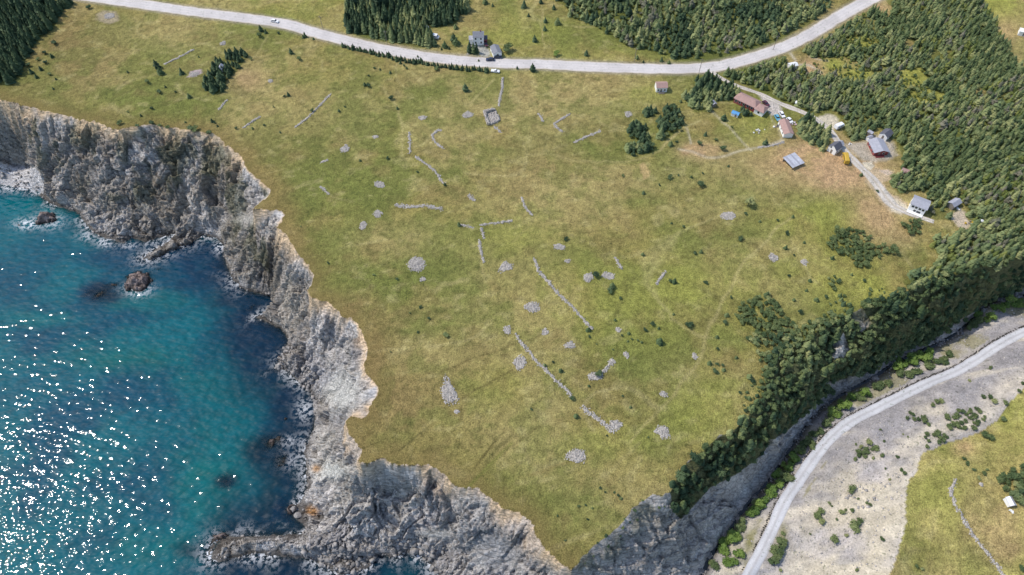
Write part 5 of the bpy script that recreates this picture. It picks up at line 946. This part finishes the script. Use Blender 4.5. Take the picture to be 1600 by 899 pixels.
def gable(e, L, W, Hh, rise, wall, roof, oh=.35, hip=0.0, dx=0.0, dy=0.0, chimney=None, door=None):
    MB().prism([(dy-W/2, -.8), (dy+W/2, -.8), (dy+W/2, Hh), (dy, Hh+(rise if not hip else 0.02)), (dy-W/2, Hh)], dx-L/2, dx+L/2).build('wall', wall, e)
    t = .14; m = MB(); s = rise/(W/2); ey = W/2+oh; ez = Hh-s*oh
    if hip:
        X0, X1 = dx-L/2-oh, dx+L/2+oh; r0, r1 = X0+hip, X1-hip; zt = Hh+rise
        p = [(X0, dy-ey, ez), (X1, dy-ey, ez), (X1, dy+ey, ez), (X0, dy+ey, ez), (r0, dy, zt), (r1, dy, zt)]; p2 = [(x, y, z+t) for x, y, z in p[:4]]+[(x, y, z+t) for x, y, z in p[4:]]
        m.poly(p[:4]+p2, [(3, 2, 1, 0), (0, 1, 5, 4), (1, 2, 6, 5), (2, 3, 7, 6), (3, 0, 4, 7), (4, 5, 9, 8), (5, 6, 9), (6, 7, 8, 9), (7, 4, 8)])
    else: m.prism([(dy-ey, ez+.02), (dy, Hh+rise+.03), (dy+ey, ez+.02), (dy+ey, ez+t), (dy, Hh+rise+t+.03), (dy-ey, ez+t)], dx-L/2-oh, dx+L/2+oh)
    ro = m.build('roof', roof, e)
    if chimney: cx, cy = chimney; MB().box(cx-.3, cx+.3, cy-.3, cy+.3, Hh, Hh+rise+.9).build('chimney', 'redbrown', ro)
    if door:
        side, u = door; m = MB()
        if side == 's': m.box(dx+u-.45, dx+u+.45, dy-W/2-.07, dy-W/2+.02, .05, 2.1)
        elif side == 'e': m.box(dx+L/2-.02, dx+L/2+.07, dy+u-.45, dy+u+.45, .05, 2.1)
        else: m.box(dx-L/2-.07, dx-L/2+.02, dy+u-.45, dy+u+.45, .05, 2.1)
        m.build('door', 'wood', e)
# cabin at the end of the lane: white front under one broad grey roof, deck before it
e = root('cabin', 'white two storey cabin with a broad grey roof at the end of the lane', 'cabin', 1432, 326, (16, 6.4)); L, W, Hh = 6.6, 6.0, 3.9
gable(e, L, W, Hh, 1.0, 'white', 'lightroof', .3); windows(e, [('s', -2.1, 2.4, .9, 1.0), ('s', -.7, 2.4, .9, 1.0), ('s', .8, 2.4, .9, 1.0), ('s', 2.2, 2.4, .8, 1.0), ('s', -.6, .5, 1.0, 1.1), ('s', 1.0, .5, 1.6, 1.1), ('w', 0, 1.6, 1, 1)], L, W)
MB().box(-L/2, L/2, -W/2-1.7, -W/2-.1, .15, .45).build('deck', 'white', e)
# two storey house by the highway
e = root('farmhouse', 'white two storey house with a grey roof north of the highway', 'house', 748, 66, (20, 0)); L, W, Hh = 5.6, 5.2, 4.6
gable(e, L, W, Hh, 1.5, 'white', 'greyroof', .25, chimney=(1.2, .3)); windows(e, [('s', -1.5, 3.2, .8, 1.0), ('s', 1.3, 3.2, .8, 1.0), ('s', -1.5, .9, .8, 1.1), ('s', 1.4, .9, .8, 1.1), ('e', 0, 3.0, .8, 1)], L, W)
gable(e, 2.2, 3.4, 2.6, .6, 'white', 'lightroof', .2, dx=-L/2-1.12); gable(e, 1.8, 3.2, 2.3, .5, 'redbrown', 'darkroof', .2, dx=L/2+.92, dy=.6)
e = root('garage', 'dark roofed garage turned to the highway beside the white house', 'garage', 775, 84, (7, 16)); L, W, Hh = 6.6, 4.4, 2.4
gable(e, L, W, Hh, 1.0, 'white', 'greyroof', .25, door=('e', 0)); windows(e, [('s', 0, 1, .9, .8)], L, W)
# small white house south of the highway
e = root('small_house', 'small white house with a faded red roof alone in the meadow', 'house', 1032, 140, (20, 0)); L, W, Hh = 5.4, 4.6, 2.9
gable(e, L, W, Hh, 1.1, 'white', 'pinkroof', .25, door=('s', -.3)); windows(e, [('s', 1.5, 1.0, .8, .9), ('s', -1.7, 1.0, .8, .9), ('e', 0, 1, .8, .9)], L, W)
MB().box(-1.6, 1.4, -W/2-1.4, -W/2-.08, .1, .5).build('porch', 'wood', e)
# long bungalow
e = root('bungalow', 'long red bungalow with a faded pink hipped roof', 'house', 1166, 163, (30, 15)); L, W, Hh = 11.5, 5.8, 2.7
gable(e, L, W, Hh, 1.4, 'red', 'pinkroof', .4, hip=2.4); windows(e, [('s', u, .9, 1.0, 1.1) for u in (-4.6, -2.6, -.4, 1.8, 4.0)], L, W)
gable(e, 4.6, 5.2, 2.5, 1.2, 'white', 'pinkroof', .35, hip=1.6, dx=L/2+2.4, dy=-.9); windows(e, [('s', 0, .9, 1.0, 1.1)], 4.6, 5.2, dx=L/2+2.4, dy=-.9)
e = root('garden_shed', 'low shed with a bright blue roof below the bungalow', 'shed', 1148, 181, (14, 5)); gable(e, 3.4, 2.2, 1.7, .5, 'white', 'blue', .2, door=('s', .6))
e = root('long_shed', 'long white shed with a pink roof beside parked cars', 'shed', 1226, 205, (8, 20)); L, W, Hh = 9.6, 4.4, 2.4
gable(e, L, W, Hh, .9, 'white', 'pinkroof', .3, door=('s', -3)); windows(e, [('s', 0, 1, .8, .8), ('s', 3, 1, .8, .8), ('n', 1, 1, .8, .8)], L, W)
e = root('gambrel_house', 'white gabled house with a dark roof beside the lane', 'house', 1302, 236, (12, -9)); L, W, Hh = 4.6, 4.2, 2.9
gable(e, L, W, Hh, 1.7, 'white', 'darkroof', .2, door=('w', 0)); windows(e, [('s', -1, 1, .7, .9), ('s', 1.2, 1, .7, .9), ('w', .9, 2.7, .6, .8)], L, W); gable(e, 2.6, 3.0, 2.4, 1.0, 'white', 'lightroof', .15, dx=L/2+1.35)
e = root('red_house', 'red house with a pale grey roof in a gravel yard', 'house', 1370, 234, (9, 18)); L, W, Hh = 8.0, 6.6, 2.3
gable(e, L, W, Hh, 1.1, 'red', 'lightroof', .55, door=('e', -.9)); windows(e, [('s', -2.4, .8, 1, 1), ('s', 0, .8, 1, 1), ('s', 2.4, .8, 1, 1), ('e', 1.2, .8, .9, 1)], L, W); MB().box(L/2+.06, L/2+1.5, -2.6, 1.6, .1, .4).build('step_deck', 'red', e)
e = root('white_garage', 'white garage with a dark roof behind the red house', 'garage', 1382, 214, (11, -9)); gable(e, 4.8, 4.0, 2.3, 1.1, 'white', 'darkroof', .2, door=('w', 0)); windows(e, [('s', 0, 1, .8, .7)], 4.8, 4.0)
e = root('grey_shed', 'small grey shed, upper of two beside the red house', 'shed', 1358, 211, (8, 5)); gable(e, 2.4, 1.9, 1.8, .6, 'wood', 'lightroof', .15, door=('s', 0))
e = root('pale_shed', 'small pale shed, lower of two beside the red house', 'shed', 1357, 219, (8, -4)); gable(e, 2.4, 2.0, 1.6, .6, 'white', 'lightroof', .15, door=('s', 0))
# open sided pavilion with sheet metal roof
e = root('pavilion', 'low shed with a patchy sheet metal roof on bare ground', 'shed', 1238, 255, (17, -7)); L, W = 6.6, 6.6
for x in (-L/2+.2, 0, L/2-.2):
    for y in (-W/2+.2, W/2-.2): MB().box(x-.1, x+.1, y-.1, y+.1, -.6, 1.5).build('post', 'wood', e)
for k in range(7):
    x0 = -L/2-.3+k*(L+.6)/7; MB().prism([(-W/2-.3, 1.52+.02*(k % 2)), (W/2+.3, 2.0+.02*(k % 2)), (W/2+.3, 2.06+.02*(k % 2)), (-W/2-.3, 1.58+.02*(k % 2))], x0, x0+(L+.6)/7+.04).build('roof_sheet', ['metalroof', 'lightroof', 'metalroof', 'metalroof', 'lightroof', 'metalroof', 'metalroof'][k], e)
MB().box(-L/2+.3, L/2-.3, W/2-.35, W/2-.28, -.5, 1.6).build('back_wall', 'wood', e)
e = root('chapel_hut', 'tiny white hut with a grey roof inside the isolated spruce grove', 'hut', 347, 110, (3, -8)); gable(e, 3.4, 2.0, 1.9, .9, 'white', 'metalroof', .15, door=('w', 0))
e = root('roadside_shed', 'white roofed shed at the forest edge near the highway bend', 'shed', 1237, 106, (14, -3)); gable(e, 4.2, 3.0, 2.0, .6, 'white', 'carwhite', .2, door=('s', 0))
e = root('forest_barn', 'pale grey roofed barn half hidden in the forest by the last clearing', 'barn', 1488, 322, (10, -6)); gable(e, 5.0, 3.2, 2.2, .9, 'wood', 'lightroof', .2, door=('s', 0))
e = root('lean_to', 'small pale shed at the forest edge above the cabin', 'shed', 1413, 271, (10, 3)); gable(e, 3.2, 2.4, 1.6, .5, 'white', 'pinkroof', .2, door=('s', 0))
e = root('pasture_shed', 'pasture shed with a pale metal roof and white wall', 'shed', 1575, 786, (9, 15)); gable(e, 3.0, 2.2, 1.7, .6, 'white', 'metalroof', .15, door=('e', 0))
e = root('edge_shed', 'white shed cut off by the right edge of the picture', 'shed', 1598, 54, (12, 2)); gable(e, 5.0, 3.4, 2.1, .7, 'white', 'white', .2, door=('s', 0))
e = root('grove_shed', 'grey shed half hidden by the spruce grove beside the bungalow', 'shed', 1113, 165, (6, 7)); gable(e, 3.0, 2.2, 1.9, .6, 'wood', 'lightroof', .2, door=('s', 0))
e = root('clearing_hut', 'white hut beside the forest clearing behind the cabin', 'hut', 1529, 350, (8, -3)); gable(e, 2.0, 1.6, 1.5, .5, 'white', 'carwhite', .15, door=('s', 0))
e = root('tarp_shelter', 'small blue tarpaulin shelter at the forest edge', 'shelter', 1512, 368, (7, 3)); MB().prism([(-1, 0), (0, 1.4), (1, 0), (.95, -.02), (0, 1.32), (-.95, -.02)], -1.1, 1.1).build('tarpaulin', 'blue', e); MB().box(-1.15, 1.15, -.04, .04, 1.28, 1.34).build('ridge_pole', 'wood', e)
# ---------------------------------------------------------------- vehicles
def wheels(e, xs, y, r, w_=.22):
    for x in xs:
        for s in (-1, 1): wl = MB().cyl((x, s*y, r), r, w_, 1, 14).build('wheel', 'rubber', e); MB().cyl((x, s*(y+w_/2+.005), r), r*.55, .03, 1, 10).build('rim', 'metalroof', wl)
def car(label, px, py, dirp, mat, L=4.5, pick=False, name='car'):
    e = root(name, label, 'car', px, py, dirp, .12, 'cars and vans parked or driving'); W = 1.8; h = L/2
    MB().prism([(-h, .35), (h, .35), (h, .62), (h-.12, .78), (.28*L-.1, .92), (-h+.1, .95), (-h, .7)], -W/2, W/2)
    m = MB(); prof = [(-h, .32), (h, .32), (h, .6), (h-.15, .76), (.24*L, .92), (-h+.08, .96), (-h, .7)]; n = len(prof); o = 0
    m.v = [(x, -W/2, z) for x, z in prof]+[(x, W/2, z) for x, z in prof]; m.f = [tuple(range(n)), tuple(range(2*n-1, n-1, -1))]+[(i, (i+1) % n, n+(i+1) % n, n+i) for i in range(n)]; m.build('body', mat, e)
    a, b, c, d = (.22*L, .08*L, -.3*L, -.42*L) if not pick else (.22*L, .1*L, -.06*L, -.1*L)
    m = MB(); m.v = [(a, -.82, .9), (d, -.82, .9), (d, .82, .9), (a, .82, .9), (b, -.64, 1.42), (c, -.64, 1.42), (c, .64, 1.42), (b, .64, 1.42)]; m.f = [(0, 1, 5, 4), (1, 2, 6, 5), (2, 3, 7, 6), (3, 0, 4, 7), (4, 5, 6, 7)]; g = m.build('window_glass', 'glass', e)
    MB().box(c-.04, b+.04, -.66, .66, 1.425, 1.48).build('roof', mat, e); wheels(e, (.31*L, -.3*L), .8, .32)
    for s in (-1, 1): MB().box(h-.06, h+.02, s*.62-.18, s*.62+.18, .55, .68).build('headlight', 'lamp', e)
    return e
car('white car driving on the highway at the left', 430, 35, (10, 2), 'carwhite'); car('dark blue car on the highway before the garage', 766, 95, (-10, 0), 'navy'); car('dark car pulled in below the garage', 778, 91, (10, 0), 'navy', 4.2)
car('white pickup parked on the grass south of the highway', 774, 113, (10, 1), 'carwhite', 4.6, True, 'pickup'); car('maroon car at the end of the bungalow drive', 1196, 164, (6, 6), 'maroon', 4.3); car('white car above the long shed', 1221, 181, (5, 8), 'carwhite', 4.3); car('light blue car above the long shed', 1214, 186, (5, 8), 'bluecar', 4.3)
car('white car beside the pink junk at the long shed', 1233, 190, (6, 6), 'carwhite', 3.8); car('dark car in the drive of the white house', 759, 71, (3, 6), 'maroon', 4.0)
e = root('school_bus', 'yellow bus parked beside the lane', 'bus', 1320, 250, (-3, -16), .05, None); L, W = 6.9, 2.1
MB().prism([(-W/2, .5), (W/2, .5), (W/2, 2.35), (W/2-.3, 2.65), (-W/2+.3, 2.65), (-W/2, 2.35)], -L/2, L/2-1.3).build('body', 'yellow', e); MB().box(L/2-1.3, L/2, -.95, .95, .5, 1.35).build('bonnet', 'yellow', e)
for s in (-1, 1):
    for k in range(5): MB().box(-L/2+.5+k*.92, -L/2+1.2+k*.92, s*W/2-.03, s*W/2+.03, 1.5, 2.15).build('window', 'glass', e)
    MB().box(L/2-.04, L/2+.03, s*.65-.15, s*.65+.15, .8, 1.0).build('headlight', 'lamp', e)
MB().box(L/2-1.32, L/2-1.26, -.95, .95, 1.45, 2.2).build('windscreen', 'glass', e); wheels(e, (L/2-.9, -L/2+1.9), .95, .45, .3)
def camper(label, px, py, dirp, L=5.0):
    e = root('camper', label, 'camper', px, py, dirp, .1, 'camper vans and trailers'); W = 2.1
    MB().prism([(-W/2, .45), (W/2, .45), (W/2, 2.2), (W/2-.2, 2.4), (-W/2+.2, 2.4), (-W/2, 2.2)], -L/2, L/2-.9).build('body', 'carwhite', e); MB().box(L/2-.9, L/2, -.95, .95, .45, 1.3).build('cab', 'carwhite', e); MB().box(L/2-.92, L/2-.84, -.9, .9, 1.35, 1.95).build('windscreen', 'glass', e)
    for s in (-1, 1):
        for x in (-L/4, .3): MB().box(x-.4, x+.4, s*W/2-.03, s*W/2+.03, 1.3, 1.8).build('window', 'glass', e)
    wheels(e, (L/2-.7, -L/2+1.1), .9, .34)
camper('white camper van parked at the gravel turnout', 1310, 200, (12, -5)); camper('white camper trailer at the corner of the dark spruce wood', 680, 60, (10, 2), 4.6)
# odds and ends
def tank(label, px, py, r):
    e = root('tank', label, 'tank', px, py, (5, 0)); m = bpy.data.meshes.new('shell'); bm = bmesh.new(); bmesh.ops.create_uvsphere(bm, u_segments=16, v_segments=8, radius=r); bm.to_mesh(m); bm.free(); s = link('shell', m, M['carwhite'], e); s.location = (0, 0, r*.9); MB().box(-r*.7, r*.7, -r*.7, r*.7, -.2, .25).build('plinth', 'stone', e)
tank('white rounded tank at the forest edge beside the lane', 1244, 163, 1.0); tank('white rounded tank inside the dark spruce wood edge', 668, 45, .9)
def heap(name, label, cat, px, py, n, spread, mats, smin=.4, smax=1.0):
    e = root(name, label, cat, px, py, (6, 0)); r = random.Random(px)
    for k in range(n):
        a, b, c = (r.uniform(smin, smax) for _ in range(3)); x, y = r.gauss(0, spread), r.gauss(0, spread*.8); m = MB(); j = lambda: r.uniform(.75, 1)
        m.v = [(x+sx*a*.5*j(), y+sy*b*.5*j(), z*c*.7*j()) for z in (0, 1) for sx, sy in ((-1, -1), (1, -1), (1, 1), (-1, 1))]; m.f = [(0, 3, 2, 1), (4, 5, 6, 7), (0, 1, 5, 4), (1, 2, 6, 5), (2, 3, 7, 6), (3, 0, 4, 7)]; m.build('item', mats[k % len(mats)], e)
heap('junk_heap', 'heap of white and pink junk beside the long shed', 'junk', 1238, 194, 12, 1.2, ['carwhite', 'junk', 'junk', 'wood']); heap('junk_heap', 'white oddments lying in the grass below the bungalow', 'junk', 1184, 205, 9, 1.5, ['white', 'stone', 'lamp'])
heap('junk_heap', 'clutter along the west side of the long shed', 'junk', 1213, 199, 6, .8, ['wood', 'white', 'darkroof']); heap('junk_heap', 'white and yellow oddments in the clearing behind the cabin', 'junk', 1518, 350, 6, .9, ['white', 'yellow', 'wood']); heap('junk_heap', 'pale junk at the edge of the red house yard', 'junk', 1328, 225, 5, .6, ['white', 'wood']); heap('junk_heap', 'clutter under the forest barn', 'junk', 1496, 328, 5, .7, ['white', 'stone']); heap('junk_heap', 'white scraps below the pasture shed', 'junk', 1580, 800, 3, .6, ['white'])
def pole(label, px, py, h=8.5):
    e = root('utility_pole', label, 'pole', px, py, (6, 1), 0, 'utility poles'); MB().cyl((0, 0, h/2-.4), .13, h+.8, 2, 8).build('post', 'wood', e); MB().box(-.9, .9, -.06, .06, h-.75, h-.6).build('crossarm', 'wood', e)
    for x in (-.75, 0, .75): MB().cyl((x, 0, h-.5), .05, .2, 2, 6).build('insulator', 'lamp', e)
for lab, px, py in (('utility pole at the edge of the dark spruce wood', 605, 70), ('utility pole above the highway near the lone bushes', 991, 97), ('utility pole at the lane junction', 1092, 114), ('utility pole on the verge near the right bend', 1208, 78), ('utility pole on the verge left of the dark wood', 505, 47)): pole(lab, px, py)
bpy.context.view_layer.update()
